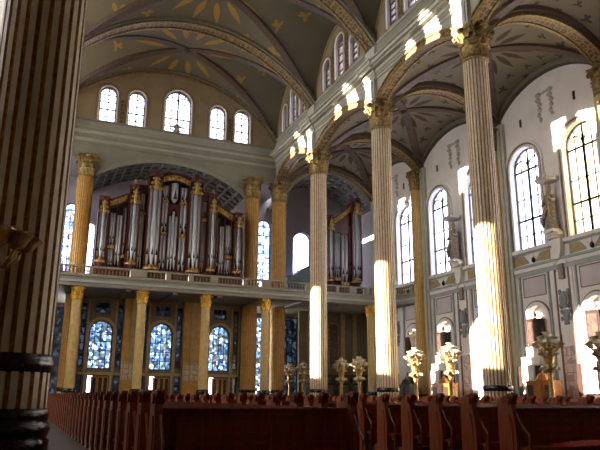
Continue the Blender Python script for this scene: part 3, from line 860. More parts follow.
# ------------------------------------------------------------------ organ gallery
YG = 69.5
slab = MB()
gp = [(-12, YG)]+[(39.0, YG)]+[(39.0+3.5*sin(PI/2*i/10), YG-3.5+3.5*cos(PI/2*i/10)) for i in range(1, 11)]+[(42.5, 65.0), (XW, 65.0)]
def offs(p, d):
    out = []
    for i in range(len(p)):
        a = Vector(p[max(i-1, 0)]); b = Vector(p[min(i+1, len(p)-1)]); t = (b-a).normalized()
        out.append((p[i][0]+t.y*d, p[i][1]-t.x*d))
    return out
def gal_layer(mb, d, z0, z1, mi=0):
    e = offs(gp, d)[:-1]+[(XW, 65.0-d)]
    poly = e+[(XW, YZ), (-12, YZ)]
    n = len(poly); vs = [(x, y, z0) for x, y in poly]+[(x, y, z1) for x, y in poly]
    mb.add(vs, [tuple(range(n)), tuple(reversed(range(n, 2*n)))]+[(i, (i+1) % n, n+(i+1) % n, n+i) for i in range(n)], mi)
gal_layer(slab, 0, 12.15, 12.5, 0); gal_layer(slab, .18, 12.5, 12.75, 1); gal_layer(slab, .1, 12.75, 13.1, 0); gal_layer(slab, .32, 13.1, 13.3, 0)
for x in range(-10, 40, 5): slab.box(x-.25, x+.25, YG+.4, YZ, 11.9, 12.15, 2)
gal_layer(slab, -.3, 12.1, 12.16, 2)  # darker plate added underneath, shade put into its colour
sl = slab.build('gallery_floor', ['gallery', 'greyblue', 'ribgrey']); struct(sl)

bal_mesh = MB().lathe([(.09, 0), (.1, .06), (.05, .12), (.11, .28), (.1, .36), (.04, .58), (.08, .66), (.09, .72)], 10).mesh('baluster', 'baluster')
def balustrade(label, pts, piers, solid=()):
    """rails along a polyline, piers at given spans (distance along), balusters between"""
    o = empty('balustrade', (pts[0][0], pts[0][1], 13.3)); tag(o, label, 'balustrade')
    ox, oy = pts[0]
    P = [Vector((x-ox, y-oy)) for x, y in pts]
    L = [0]
    for a, b in zip(P[:-1], P[1:]): L.append(L[-1]+(b-a).length)
    def at(s):
        for i in range(len(P)-1):
            if s <= L[i+1]+1e-6: return P[i].lerp(P[i+1], (s-L[i])/(L[i+1]-L[i])), (P[i+1]-P[i]).normalized()
    for nm, z0, z1, h in (('bottom_rail', 0, .1, .16), ('top_rail', .8, .95, .2)):
        mb = MB()
        for a, b in zip(P[:-1], P[1:]):
            t = (b-a).normalized(); nn = Vector((-t.y, t.x))*h
            q = [a-nn, b-nn, b+nn, a+nn]
            mb.add([(p.x, p.y, z) for z in (z0, z1) for p in q], [(0, 1, 2, 3), (4, 5, 6, 7), (0, 1, 5, 4), (1, 2, 6, 5), (2, 3, 7, 6), (3, 0, 4, 7)])
        mb.build(nm, 'gallery', o)
    for (s0, s1) in piers:
        p, t = at((s0+s1)/2)
        MB().box(-(s1-s0)/2, (s1-s0)/2, -.22, .22, .1, .8).box(-(s1-s0)/2+.12, (s1-s0)/2-.12, -.26, -.22, .2, .7).build('pier', 'gallery', o, (p.x, p.y, 0), math.atan2(t.y, t.x))
    s = .2
    while s < L[-1]-.1:
        if not any(a-.05 < s < b+.05 for a, b in piers):
            p, t = at(s)
            b_ = bpy.data.objects.new('baluster', bal_mesh); COL.objects.link(b_); b_.parent = o; b_.location = (p.x, p.y, .09)
        s += .36
    return o
YBAL = YG+.0
balustrade('long balustrade of the gallery in front of the great organ', [(2.6, YBAL), (27.9, YBAL)],
           [(0, .5), (3.2, 3.6), (7.4, 9.1), (11.2, 11.7), (13.7, 14.2), (16.1, 17.0), (20.0, 20.4), (22.2, 23.3), (24.9, 25.3)])
balustrade('balustrade right of the great organ, running behind the far sunlit column to the right organ', [(28.0, YBAL), (38.7, YBAL)], [(2.3, 4.2), (6.2, 6.6), (8.0, 9.0), (10.3, 10.65)])
balustrade('short curved balustrade where the gallery meets the right wall', gp[1:-1], [(0, .3), (5.9, 6.45)])

# slender columns under the gallery
def make_slender(x, y, label):
    o = empty('gallery_column', (x, y, 0)); tag(o, label, 'column', 'slender gallery columns')
    MB().lathe([(.68, 0), (.68, 1.3), (.62, 1.4), (.66, 1.55), (.68, 1.75), (.58, 1.9)], 28).build('base', 'black', o)
    fluted(.47, 1.9, 10.7, 16).build('shaft', ['yellowstone', 'yellowstone'], o)
    c = corinthian(.47, 1.45).build('capital', 'goldleaf', o, (0, 0, 10.7))
    abacus(.44, 1.45).build('abacus', 'goldleaf', c)
    return o
s0 = make_slender(4.9, YG+.7, 'slender gold-capped column under the gallery, leftmost, in front of a fluted column')
for x, y, lab in ((11.55, YG+.7, 'slender gold-capped column under the gallery, between the left and middle stained windows'), (18.55, YG+.7, 'slender gold-capped column under the gallery, beside the right stained window'), (25.6, YG+.7, 'slender gold-capped column under the gallery, in front of two thick fluted columns'), (39.2, 69.9, 'slender gold-capped column under the gallery, just left of the middle sunlit column')):
    tag(copy_tree(s0, (x, y, 0)), lab)

# ------------------------------------------------------------------ organs
PIPE_CACHE = {}
def pipe_mesh(r, h):
    k = (round(r, 3), round(h, 2))
    if k not in PIPE_CACHE:
        ft = min(1.6, h*.2)
        mb = MB(); mb.lathe([(r*.3, 0), (r*.96, ft*.96), (r, ft), (r, h), (r*.85, h), (r*.85, h-.1)], 16)
        mb.prism([(-r*.5, ft), (r*.5, ft), (0, ft+r*2.6)], lambda u, d, z: (u, d, z), -r-.02, -r*.75, 1)
        mb.box(-r*.5, r*.5, -r-.03, -r*.8, ft-.1, ft, 1)
        PIPE_CACHE[k] = mb.mesh('pipe', ['pipe', 'organdark'])
    return PIPE_CACHE[k]
def pipe(par, x, y, z, r, h):
    o = bpy.data.objects.new('pipe', pipe_mesh(r, h)); COL.objects.link(o); o.parent = par; o.location = (x, y, z)
def scroll_carving(mb, w, h, seed=0):
    """pierced gilded crest of scrolls, leaves and buds, roughly w wide and h high, growing from z=0"""
    rnd = random.Random(seed)
    for s_ in (-1, 1):
        for lv in range(3):
            zc = h*(.18+.3*lv); rw = w*.5*(1-.22*lv)
            pts = []
            for i in range(14):
                t = i/13; a = t*2.6*PI; rad = rw*.42*(1-.75*t)
                pts.append((s_*(rw*.55-rad*cos(a)*.9), -.05, zc+rad*sin(a)*h/w*.55))
            mb.tube(pts, [w*.075*(1-.55*i/13) for i in range(14)], 6)
    mb.lathe([(.01, 0), (w*.2, h*.12), (w*.13, h*.4), (w*.2, h*.6), (w*.1, h*.8), (w*.13, h*.9), (.01, h)], 10)
def fret_panel(par, pts, h, name='fretwork', depth=.12, y=0):
    """gilded ornament band following a line of (x,z)"""
    mb = MB(); lo = pts; hi = [(x, z+h) for x, z in pts]
    mb.band(lo, hi, lambda u, d, z: (u, y+d, z), -.08, .05, 0)
    n = max(2, int(sum(sqrt((b[0]-a[0])**2+(b[1]-a[1])**2) for a, b in zip(pts[:-1], pts[1:]))/.5))
    for i in range(n):
        f = (i+.5)/n*(len(pts)-1); k = min(int(f), len(pts)-2); q = f-k
        x = pts[k][0]+(pts[k+1][0]-pts[k][0])*q; z = pts[k][1]+(pts[k+1][1]-pts[k][1])*q+h/2
        for s_ in (-1, 1):
            mb.tube([(x+s_*(.02+.2*t/8*cos(t*.55)), y-.1, z+s_*h*.36*sin(t*.7)) for t in range(9)], .05, 6, 1)
    return mb.build(name, ['goldfret', 'goldbright'], par)
def tower(par, x, y, zb, zp, zc, w):
    """rounded pipe tower: console, back, three pipes, gilded carving and cap"""
    t = MB().box(-w/2, w/2, .1, 1.0, zb-1.2, zc+.35).box(-w/2-.06, -w/2+.1, -.5, .3, zb, zc+.3).box(w/2-.1, w/2+.06, -.5, .3, zb, zc+.3)
    o = t.build('tower', 'organ', par, (x, y, 0))
    n = MB()
    seg_ = [(w/2*1.12*cos(PI+PI*i/12), .1+w/2*1.25*sin(PI+PI*i/12)) for i in range(13)]
    for z0, z1, s_ in ((zc+.25, zc+.45, 1.05), (zc+.45, zc+.7, .95), (zc+.7, zc+.85, 1.12)):
        m = len(seg_); vs = [(a*s_, b*s_, z) for z in (z0, z1) for a, b in seg_]
        n.add(vs, [tuple(range(m)), tuple(reversed(range(m, 2*m)))]+[(i, (i+1) % m, m+(i+1) % m, m+i) for i in range(m)])
    n.build('tower_cap', 'organ', o)
    k = MB()
    for z0, z1, s0, s1 in ((zb-1.0, zb-.25, .3, 1.0), (zb-.25, zb, 1.05, 1.05)):
        m = len(seg_); vs = [(a*s0, b*s0, z0) for a, b in seg_]+[(a*s1, b*s1, z1) for a, b in seg_]
        k.add(vs, [tuple(range(m)), tuple(reversed(range(m, 2*m)))]+[(i, (i+1) % m, m+(i+1) % m, m+i) for i in range(m)], 0 if z1 < zb else 1)
    k.build('console', ['organ', 'goldbright'], o)
    r = w*.165
    for dx, dy in ((-.33, -.18), (0, -.42), (.33, -.18)):
        pipe(o, dx*w, dy, zb, r, zp-zb+(.12 if dx == 0 else 0))
    cv = MB(); scroll_carving(cv, w*1.12, zc-zp+.6); cv.build('carving', 'goldbright', o, (0, -.68, zp-.25))
    bs = MB()
    for dx, dy in ((-.33, -.18), (0, -.42), (.33, -.18)): bs.lathe([(r*.7, 0), (r*1.1, .1), (r*1.15, .28), (r*.8, .36)], 10, (dx*w, dy-.02, zb))
    bs.build('pipe_foot_ring', 'goldbright', o)
    return o
def flat(par, x0, x1, y, zb, ztop, n, shape='flat', frame=True):
    """group of flat standing pipes with a gilded foot board"""
    w = (x1-x0)/n; r = w*.46
    for i in range(n):
        q = abs((i+.5)/n-.5)*2
        h = ztop-zb-(q*.9 if shape == 'peak' else (1-q)*.5 if shape == 'valley' else 0)
        pipe(par, x0+w*(i+.5), y, zb, r, h)

org = empty('great_organ', (15.2, 74.6, 13.3)); tag(org, 'great pipe organ in a dark red case, in the middle of the gallery', 'organ')
Z = lambda z: z-13.3
T = [(-8.0, 15.9, 21.4, 22.5, 1.1), (-4.6, 15.9, 22.9, 24.3, 1.15), (-2.3, 15.5, 24.9, 26.2, 1.62), (2.6, 15.5, 24.9, 26.2, 1.5), (4.8, 15.9, 22.9, 24.3, 1.05), (8.1, 15.9, 21.4, 22.4, 1.0)]
case = MB()
case.box(-8.7, 8.75, 0, 1.6, 0, Z(15.2))
case.box(-8.8, 8.85, -.12, 1.7, Z(15.1), Z(15.35))
for x0, x1, pts in ((-8.05, -4.8, [(0, 21.9), (.35, 22.3), (.7, 22.9), (1, 23.2)]), (4.85, 8.1, [(0, 23.2), (.3, 22.9), (.65, 22.3), (1, 21.9)])):
    P = [(x0+(x1-x0)*a, Z(b)) for a, b in pts]
    case.prism([(x0, Z(15.2))]+P+[(x1, Z(15.2))][0:1], lambda u, d, z: (u, d, z), .45, 1.5, 1)
    case.band(P, [(x, z+.85) for x, z in P], lambda u, d, z: (u, d, z), -.1, 1.5, 0)
    case.band([(x, z+.85) for x, z in P], [(x, z+1.05) for x, z in P], lambda u, d, z: (u, d, z), -.22, 1.5, 0)
for x0, x1 in ((-4.8, -2.5), (2.65, 4.85)):
    case.box(x0, x1, .45, 1.5, Z(15.2), Z(24.4), 1); case.box(x0, x1, -.1, 1.5, Z(24.4), Z(25.2), 0); case.box(x0, x1, -.2, 1.5, Z(25.2), Z(25.4), 0)
    case.box(x0, x1, -.05, .5, Z(21.9), Z(22.3), 0)
arc = [(-2.4+5.0*i/12, Z(25.8)+.55*sin(PI*i/12)) for i in range(13)]
case.prism([(-2.4, Z(15.2))]+arc+[(2.6, Z(15.2))], lambda u, d, z: (u, d, z), .45, 1.5, 1)
case.band(arc, [(x, z+.75) for x, z in arc], lambda u, d, z: (u, d, z), -.25, 1.5, 0)
case.band([(x, z+.75) for x, z in arc], [(x, z+.95) for x, z in arc], lambda u, d, z: (u, d, z), -.45, 1.5, 0)
for x in (-1.62, -.58, .74, 1.77): case.box(x-.06, x+.06, -.12, .5, Z(15.3), Z(26.0), 0)
for x in (-7.25, -6.5, -5.7, 5.75, 6.5, 7.3): case.box(x-.05, x+.05, -.1, .5, Z(15.3), Z(22.4), 0)
for x in (-3.95, -3.4, 3.5, 4.1): case.box(x-.04, x+.04, -.1, .5, Z(15.3), Z(24.4), 0)
case.prism([(-.5, Z(23.4)), (.66, Z(23.4)), (.66, Z(21.9)), (.08, Z(23.0)), (-.5, Z(21.9))], lambda u, d, z: (u, d, z), -.05, .4, 0)
case.build('case', ['organ', 'organdark'], org)
for x, zb, zp, zc, w_ in T: tower(org, x, -.05, Z(zb), Z(zp), Z(zc), w_)
for a, b, zb, zt, n, sh in ((-7.5, -7.28, 18.1, 21.3, 0, ''), (-7.5, -6.55, 17.9, 21.6, 3, 'flat'), (-6.45, -5.75, 15.6, 21.4, 2, 'flat'), (-5.65, -5.35, 16.9, 22.3, 1, 'flat'), (-7.5, -6.55, 15.5, 17.3, 3, 'flat'),
                            (5.4, 5.7, 16.9, 22.3, 1, 'flat'), (5.8, 6.45, 15.6, 21.4, 2, 'flat'), (6.55, 7.5, 17.9, 21.6, 3, 'flat'), (6.55, 7.5, 15.5, 17.3, 3, 'flat'),
                            (-4.2, -3.3, 15.5, 21.8, 3, 'flat'), (-4.2, -3.3, 22.35, 24.3, 3, 'flat'), (3.45, 4.25, 15.5, 21.8, 3, 'flat'), (3.45, 4.25, 22.35, 24.3, 3, 'flat'),
                            (-1.46, -.6, 15.5, 19.5, 2, 'flat'), (-1.46, -.6, 20.0, 23.6, 2, 'flat'), (.76, 1.74, 15.5, 19.5, 2, 'flat'), (.76, 1.74, 20.0, 23.6, 2, 'flat'),
                            (-.5, .66, 15.5, 22.6, 3, 'peak'), (-1.5, -.62, 23.9, 25.7, 2, 'flat'), (-.4, .55, 23.7, 26.1, 1, 'peak'), (.78, 1.7, 23.9, 25.7, 2, 'flat')):
    if n: flat(org, a, b, .15, Z(zb), Z(zt), n, sh)
for a, b, z in ((-1.6, -.6, 19.5), (.76, 1.76, 19.5), (-1.6, -.6, 23.5), (.76, 1.76, 23.5), (-7.5, -6.5, 17.4), (6.5, 7.5, 17.4), (-4.2, -3.3, 21.7), (3.4, 4.3, 21.7), (-5.7, -5.3, 16.4), (5.4, 5.75, 16.4)):
    fret_panel(org, [(a, Z(z)), (b, Z(z))], .42, 'gilded_band')
fret_panel(org, [(x*.72+.02, z+.05) for x, z in arc], .62, 'top_fretwork', y=-.3)
fret_panel(org, [(-7.4, Z(22.3)), (-6.4, Z(22.75)), (-5.5, Z(23.3))], .6, 'top_fretwork', y=-.15)
fret_panel(org, [(5.5, Z(23.3)), (6.4, Z(22.75)), (7.4, Z(22.3))], .6, 'top_fretwork', y=-.15)
for x, z, h in ((-4.6, 25.1, 1.0), (4.8, 25.1, 1.0), (-8.0, 23.3, .6), (8.1, 23.2, .6)):
    cv = MB(); scroll_carving(cv, .8, h); cv.build('crest', 'brass', org, (x, .2, Z(z)))

# right aisle organ, stepped case
og = empty('small_organ', (38.0, 74.6, 13.3)); tag(og, 'smaller red cased pipe organ on the right, seen between two sunlit columns', 'organ')
case = MB(); case.box(-2.6, 2.6, 0, 1.5, 0, Z(15.2)); case.box(-2.7, 2.7, -.1, 1.6, Z(15.05), Z(15.3))
P = [(-2.2, Z(22.9)), (-1.2, Z(23.5)), (-.3, Z(24.1)), (.9, Z(25.0)), (1.4, Z(25.5))]
case.prism([(-2.5, Z(15.2))]+P+[(1.5, Z(15.2))], lambda u, d, z: (u, d, z), .45, 1.4, 1)
case.band(P, [(x, z+.95) for x, z in P], lambda u, d, z: (u, d, z), -.15, 1.4, 0)
for x in (-1.55, -.45, .75): case.box(x-.07, x+.07, -.1, .5, Z(15.2), Z(24.6), 0)
case.prism([(-1.5, Z(23.4)), (-.4, Z(24.2)), (.8, Z(24.8)), (.8, Z(22.6)), (.2, Z(21.6)), (-.4, Z(22.4)), (-1.5, Z(22.2))], lambda u, d, z: (u, d, z), -.06, .4, 0)
case.build('case', ['organ', 'organdark'], og)
tower(og, -2.1, -.05, Z(15.9), Z(22.4), Z(23.6), .95); tower(og, 1.75, -.05, Z(15.9), Z(25.0), Z(26.3), 1.35)
for a, b, zb, zt, n in ((-1.5, -.5, 16.3, 22.2, 3), (-.4, .7, 15.6, 22.0, 2), (.82, 1.1, 16.8, 23.4, 1)): flat(og, a, b, .15, Z(zb), Z(zt), n, 'flat')
fret_panel(og, [(x*.9-.1, z+.12) for x, z in P], .65, 'top_fretwork', y=-.2)
for a, b, z in ((-1.5, -.5, 15.85), (-.4, .7, 15.3)): fret_panel(og, [(a, Z(z)), (b, Z(z))], .4, 'gilded_band')

# violet banner and pale stair enclosure on the gallery
b_ = MB()
n = 12
pts = [(-.55+1.1*i/n, .12*sin(i*2.1)) for i in range(n+1)]
b_.band([(x, 0) for x, y in pts], [(x, 9.3) for x, y in pts], lambda u, d, z: (u, d+.1*sin(u*11), z), 0, .03)
bn = b_.build('banner', 'purple', loc=(37.15, 82.6, 13.31)); tag(bn, 'long violet hanging banner behind the gallery rail', 'banner')
MB().tube([(-.65, .05, 9.35), (.65, .05, 9.35)], .05).build('banner_pole', 'brass', bn)
MB().tube([(0, .14, 0), (0, .14, 9.35)], .04).build('stand', 'brass', bn)
e_ = MB(); e_.prism([(-2.4, .02), (2.3, .02), (2.3, 6.0), (-2.4, 3.4)], lambda u, d, z: (u, d, z), 0, 1.4, 0)
en = e_.build('stair_enclosure', 'paleblue', loc=(34.6, 80.0, 13.3)); tag(en, 'pale blue sloping stair enclosure behind the gallery rail', 'enclosure')
MB().prism([(-2.5, 3.42), (2.35, 6.02), (2.35, 6.2), (-2.5, 3.6)], lambda u, d, z: (u, d, z), -.1, 1.45).build('coping', 'lilac', en)

# ------------------------------------------------------------------ statues and cartouches on the right wall
def make_statue(loc, label):
    """robed stone figure facing the nave, right hand raised with a staff"""
    mb = MB(); n = 40
    def fold(a, z): return 1+.07*sin(a*7+z*1.3)*max(0, 1-z/3.2)+.03*sin(a*13-z*2)
    prof = [(.62, 0), (.66, .15), (.6, .5), (.53, 1.1), (.5, 1.6), (.5, 2.1), (.45, 2.4), (.5, 2.75), (.57, 3.05), (.5, 3.25), (.24, 3.38), (.16, 3.5), (.17, 3.6), (.25, 3.75), (.27, 3.92), (.23, 4.1), (.12, 4.22), (.01, 4.25)]
    mb.lathe([(r*.86, z) for r, z in prof], n, fr=fold)
    mb.tube([(0, -.42, 3.05), (-.25, -.68, 2.6), (-.62, -.55, 2.75), (-.78, -.5, 3.2)], [.19, .16, .12, .08], 10)
    mb.tube([(0, .42, 3.05), (-.2, .66, 2.5), (-.55, .42, 2.3), (-.66, .2, 2.45)], [.19, .17, .12, .08], 10)
    mb.tube([(-.1, -.3, 2.2), (-.5, .1, 1.9), (-.55, .5, 1.0), (-.4, .62, .3)], [.1, .2, .2, .1], 8)
    mb.tube([(-.27, 0, 3.86), (-.33, 0, 3.8)], [.05, .03], 6)
    o = mb.build('statue', 'bronze', loc=loc); tag(o, label, 'statue', 'wall statues')
    MB().tube([(-.8, -.52, .1), (-.8, -.52, 4.3)], .05).build('staff', 'brass', o)
    MB().box(-.6, .6, -.6, .6, -.25, .02).build('plinth', 'whitestone', o)
    return o
def make_bracket(loc, label):
    o = empty('statue_bracket', loc); tag(o, label, 'bracket', 'statue brackets')
    MB().box(-1.0, 0, -.8, .8, -.3, 0).box(-.9, 0, -.65, .65, -.5, -.3).build('shelf', 'whitestone', o)
    MB().prism([(-.55, -.5), (.55, -.5), (.5, -1.5), (.25, -2.3), (-.25, -2.3), (-.5, -1.5)], lambda u, d, z: (d, u, z), -.55, 0).build('console', 'wall', o)
    MB().prism([(-.8, -2.6), (0, -2.1), (.8, -2.6), (.8, -2.8), (0, -2.35), (-.8, -2.8)], lambda u, d, z: (d, u, z), -.35, 0).build('gablet', 'wall', o)
    MB().box(-.3, 0, -.28, .28, -4.1, -2.75).build('carved_panel', 'bronze', o)
    return o
def make_canopy(loc, label):
    o = empty('statue_canopy', loc); tag(o, label, 'canopy', 'statue canopies')
    MB().lathe([(.95, 0), (1.0, .12), (.9, .2), (.75, .32), (.3, .45), (.1, .7), (.02, .9)], 8).build('roof', 'festoon', o)
    k = MB()
    for i in range(8):
        a = 2*PI*i/8; k.lathe([(.02, 0), (.09, .1), (.07, .3), (.01, .5)], 6, (.95*cos(a), .95*sin(a), .05))
    k.build('pinnacles', 'festoon', o)
    return o
SY = [(42.75, 'between the two nearest right wall windows'), (57.1, 'between windows left of the nearest sunlit column'), (70.9, 'just right of the middle sunlit column')]
st = br = ca = None
for y, wh in SY:
    L1, L2 = (XW-.75, y, 15.75), (XW-.02, y, 15.5)
    if st is None:
        st = make_statue(L1, 'dark stone robed statue '+wh); br = make_bracket(L2, 'white wall bracket below the statue '+wh); ca = make_canopy((XW-.95, y, 20.3), 'grey crown-shaped canopy over the statue '+wh)
        MB().box(.4, .94, -.14, .14, .02, .3).build('wall_arm', 'cartouche', ca)
    else:
        tag(copy_tree(st, L1), 'dark stone robed statue '+wh); tag(copy_tree(br, L2), 'white wall bracket below the statue '+wh); tag(copy_tree(ca, (XW-.95, y, 20.3)), 'grey crown-shaped canopy over the statue '+wh)
def make_cartouche(loc, label):
    mb = MB()
    def el(rx, rz, zc, d0, d1):
        mb.prism([(rx*cos(2*PI*i/28), zc+rz*sin(2*PI*i/28)) for i in range(28)], lambda u, d, z: (d, u, z), d0, d1)
    el(.55, .7, 1.9, -.18, 0); el(.36, .48, 1.9, -.26, -.1); el(.34, .42, .6, -.14, 0)
    for s_ in (-1, 1):
        for z, r in ((2.5, .3), (1.3, .32), (.8, .2), (.2, .2)):
            mb.tube([(-.12, s_*(.45+r*(1-t/12*.7)*cos(t*.6)*.5), z+r*(1-t/12*.7)*sin(t*.6)) for t in range(12)], .07, 6)
    mb.box(-.12, 0, -.25, .25, -.3, .3)
    o = mb.build('cartouche', 'cartouche', loc=loc); tag(o, label, 'ornament', 'wall cartouches'); return o
c0 = make_cartouche((XW-.05, 42.75, 7.7), 'grey relief cartouche on the wall between the two nearest niches')
tag(copy_tree(c0, (XW-.05, 57.1, 7.7)), 'grey relief cartouche on the wall left of the nearest sunlit column')
tag(copy_tree(c0, (XW-.02, 70.6, 7.7)), 'grey relief cartouche in shade beside the middle sunlit column')

# ------------------------------------------------------------------ side altars and confessionals
def make_altar(loc, label):
    o = empty('side_altar', loc); tag(o, label, 'altar', 'side altars in the wall niches')
    MB().box(-1.1, .9, -1.5, -.75, 0, 4.0).box(-1.1, .9, .75, 1.5, 0, 4.0).box(-.9, .9, -.75, .75, 0, 1.6).build('side_blocks', 'darkwood', o)
    MB().box(-1.3, .9, -.74, .74, 1.6, 4.1).build('altar_table', 'whitestone', o)
    MB().box(-.9, .9, -1.15, 1.15, 4.1, 4.8).box(-.6, .9, -.75, .75, 4.8, 5.7).build('white_steps', 'whitestone', o)
    MB().box(-.35, .5, -.68, .68, 5.7, 8.1).box(-.4, .55, -.74, .74, 8.1, 8.25).build('picture_frame', 'darkwood', o)
    MB().box(-.4, -.35, -.52, .52, 5.9, 7.95).build('painting', 'icon', o)
    MB().lathe([(.24, 0), (.1, .1), (.22, .25), (.26, .4), (.1, .55), (.02, .7)], 12, (0, 0, 8.25)).build('urn', 'bronze', o)
    return o
AY = [(cc_+s_*OW) for cc_, s_ in (((YC+YB)/2, 1), ((YC+YB)/2, -1), ((YB+YA)/2, 1), ((YB+YA)/2, -1))]
al = make_altar((XW-.35, AY[0], 0), 'sunlit side altar with a dark framed painting and urn, behind the large torch lamp')
tag(copy_tree(al, (XW-.35, AY[1], 0)), 'side altar cut off by the right edge of the picture')
tag(copy_tree(al, (XW-.35, AY[2], 0)), 'side altar with dark painting left of the nearest sunlit column')
a2 = copy_tree(al, (XW-.35, 67.25, 0)); tag(a2, 'shaded side altar below the curved balustrade')

def make_conf(loc, label, dark=False):
    wd = 'darkwood' if dark else 'orangewood'
    o = empty('confessional', loc); tag(o, label, 'confessional')
    MB().box(-.55, .55, -.5, .5, 0, 2.65).build('priest_box', wd, o)
    MB().lathe([(.6, 0), (.62, .1), (.5, .2), (.46, .35), (.3, .55), (.1, .66), (.06, .8), (.01, .85)], 16, (0, 0, 2.65)).build('dome', wd, o)
    for q in (-1, 1):
        w_ = MB().box(-.5, .5, min(q*.5, q*1.5), max(q*.5, q*1.5), 0, 2.5).box(-.56, .56, min(q*.5, q*1.56), max(q*.5, q*1.56), 2.5, 2.65)
        w_.build('side_stall', wd, o)
        MB().box(-.53, -.5, q-.32, q+.32, .5, 2.3).build('curtain', 'darkwood', o)
    MB().box(-.6, -.55, -.38, .38, .15, 2.4).build('door', wd, o)
    return o
c1 = make_conf((40.6, 43.3, 0), 'honey-coloured wooden confessional with a domed middle, beside the large torch lamp')
c2 = make_conf((40.6, 57.3, 0), 'sunlit honey-coloured confessional left of the nearest sunlit column')
c3 = make_conf((40.6, 64.6, 0), 'dark wooden confessional in shade right of the middle sunlit column', True)

# ------------------------------------------------------------------ torch lamps
def make_torch(loc, label):
    """gilded floor standing lamp with a bouquet of white glass flower shades"""
    o = empty('torch_lamp', loc); tag(o, label, 'lamp', 'floor standing torch lamps')
    b = MB().lathe([(.5, 0), (.5, .14), (.36, .22), (.28, .45), (.36, .6), (.2, .8)], 20); b.build('base', 'brass', o)
    MB().lathe([(.19, .78), (.17, 1.2), (.15, 2.5), (.2, 2.7), (.17, 2.8)], 16, fr=lambda a, z: 1+.07*sin(a*10)).build('stem', 'brass', o)
    kn = MB().lathe([(.15, 2.78), (.3, 2.9), (.36, 3.1), (.3, 3.3), (.18, 3.42), (.24, 3.55), (.3, 3.8), (.42, 4.1), (.5, 4.3), (.2, 4.4)], 18, fr=lambda a, z: 1+.1*sin(a*6)); kn.build('bowl', 'brass', o)
    lf = MB()
    for k in range(8): leaf_strip(lf, 2*PI*k/8, .22, 3.4, .75, .2, .35)
    lf.build('leaves', 'brass', o)
    flower = [(.03, 0), (.1, .03), (.18, .14), (.2, .28), (.26, .4), (.29, .43)]
    me = MB().lathe(flower, 14, fr=lambda a, z: 1+.13*sin(a*6)*min(1, z*3), caps=False)
    me.lathe([(.25, .36), (.17, .2), (.06, .08)], 14, caps=False)
    me.lathe([(.02, .05), (.06, .2), (.05, .36), (.01, .42)], 8)
    me = me.mesh('glass_shade', 'shade')
    spots = [(0, 0, 4.95, 0)]+[(.34*cos(2*PI*k/5+.3), .34*sin(2*PI*k/5+.3), 4.7, .3) for k in range(5)]+[(.62*cos(2*PI*k/7), .62*sin(2*PI*k/7), 4.35, .5) for k in range(7)]+[(.42*cos(2*PI*k/6+.5), .42*sin(2*PI*k/6+.5), 3.85, .6) for k in range(6)]+[(.36*cos(2*PI*k/6+.4), .36*sin(2*PI*k/6+.4), 3.0, 1.1) for k in range(6)]
    for (x, y, z, tl) in spots:
        s_ = bpy.data.objects.new('glass_shade' if z > 4 else 'rosette', me); COL.objects.link(s_); s_.parent = o; s_.location = (x, y, z)
        s_.rotation_euler = (0, tl, math.atan2(y, x))
        if z < 4: s_.scale = (.6, .6, .6)
        elif x or y:
            a = math.atan2(y, x); q = sqrt(x*x+y*y)
            MB().tube([(.1*cos(a), .1*sin(a), 4.1), (q*.6*cos(a), q*.6*sin(a), 4.15), (q*.95*cos(a), q*.95*sin(a), z-.12), (x, y, z+.02)], [.06, .05, .045, .05], 6).build('arm', 'brass', o)
    return o
t0 = make_torch((31.3, 32.7, 0), 'large torch lamp with clustered glass shades right of the nearest sunlit column')
for x, y, lab in ((34.3, 31.2, 'torch lamp cut off by the right edge of the picture'),
                  (30.95, 42.75, 'sunlit torch lamp just left of the nearest sunlit column'),
                  (31.3, 48.24, 'torch lamp in half shade right of the middle sunlit column'),
                  (33.0, 61.5, 'brightly sunlit torch lamp between the middle and farthest sunlit columns'),
                  (32.45, 64.6, 'dimmer torch lamp just right of the farthest sunlit column'),
                  (31.65, 77.5, 'dark torch lamp in shade right of the organ wall corner column'),
                  (32.2, 74.5, 'dim torch lamp just left of the farthest sunlit column')):
    tag(copy_tree(t0, (x, y, 0)), lab)

sn = empty('wall_sconce', (-.62, 14.25, 3.0)); tag(sn, 'gilded wall lamp on the huge fluted column at the left edge', 'lamp')
MB().lathe([(.02, 0), (.09, .05), (.13, .2), (.08, .4), (.12, .6), (.05, .8)], 14, (0, -.15, .1)).box(-.05, .05, -.15, .22, .35, .5).build('bracket', 'brass', sn)
sme = MB().lathe([(.03, 0), (.1, .03), (.19, .12), (.22, .24), (.27, .36), (.29, .39)], 14, fr=lambda a, z: 1+.12*sin(a*6)*min(1, z*3), caps=False).lathe([(.25, .33), (.17, .2), (.07, .1)], 14, caps=False).mesh('glass_shade', 'unlitglass')
for k in range(5):
    a = PI+PI*k/4
    x, y = .42*cos(a), -.15+.42*sin(a)
    MB().tube([(0, -.15, .7), (x*.5, -.15+(y+.15)*.5, .68), (x*.9, -.15+(y+.15)*.9, .85), (x, y, 1.02)], [.05, .045, .04, .045], 8).build('arm', 'brass', sn)
    s_ = bpy.data.objects.new('glass_shade', sme); COL.objects.link(s_); s_.parent = sn; s_.location = (x, y, 1.0); s_.rotation_euler = (0, .4, a)
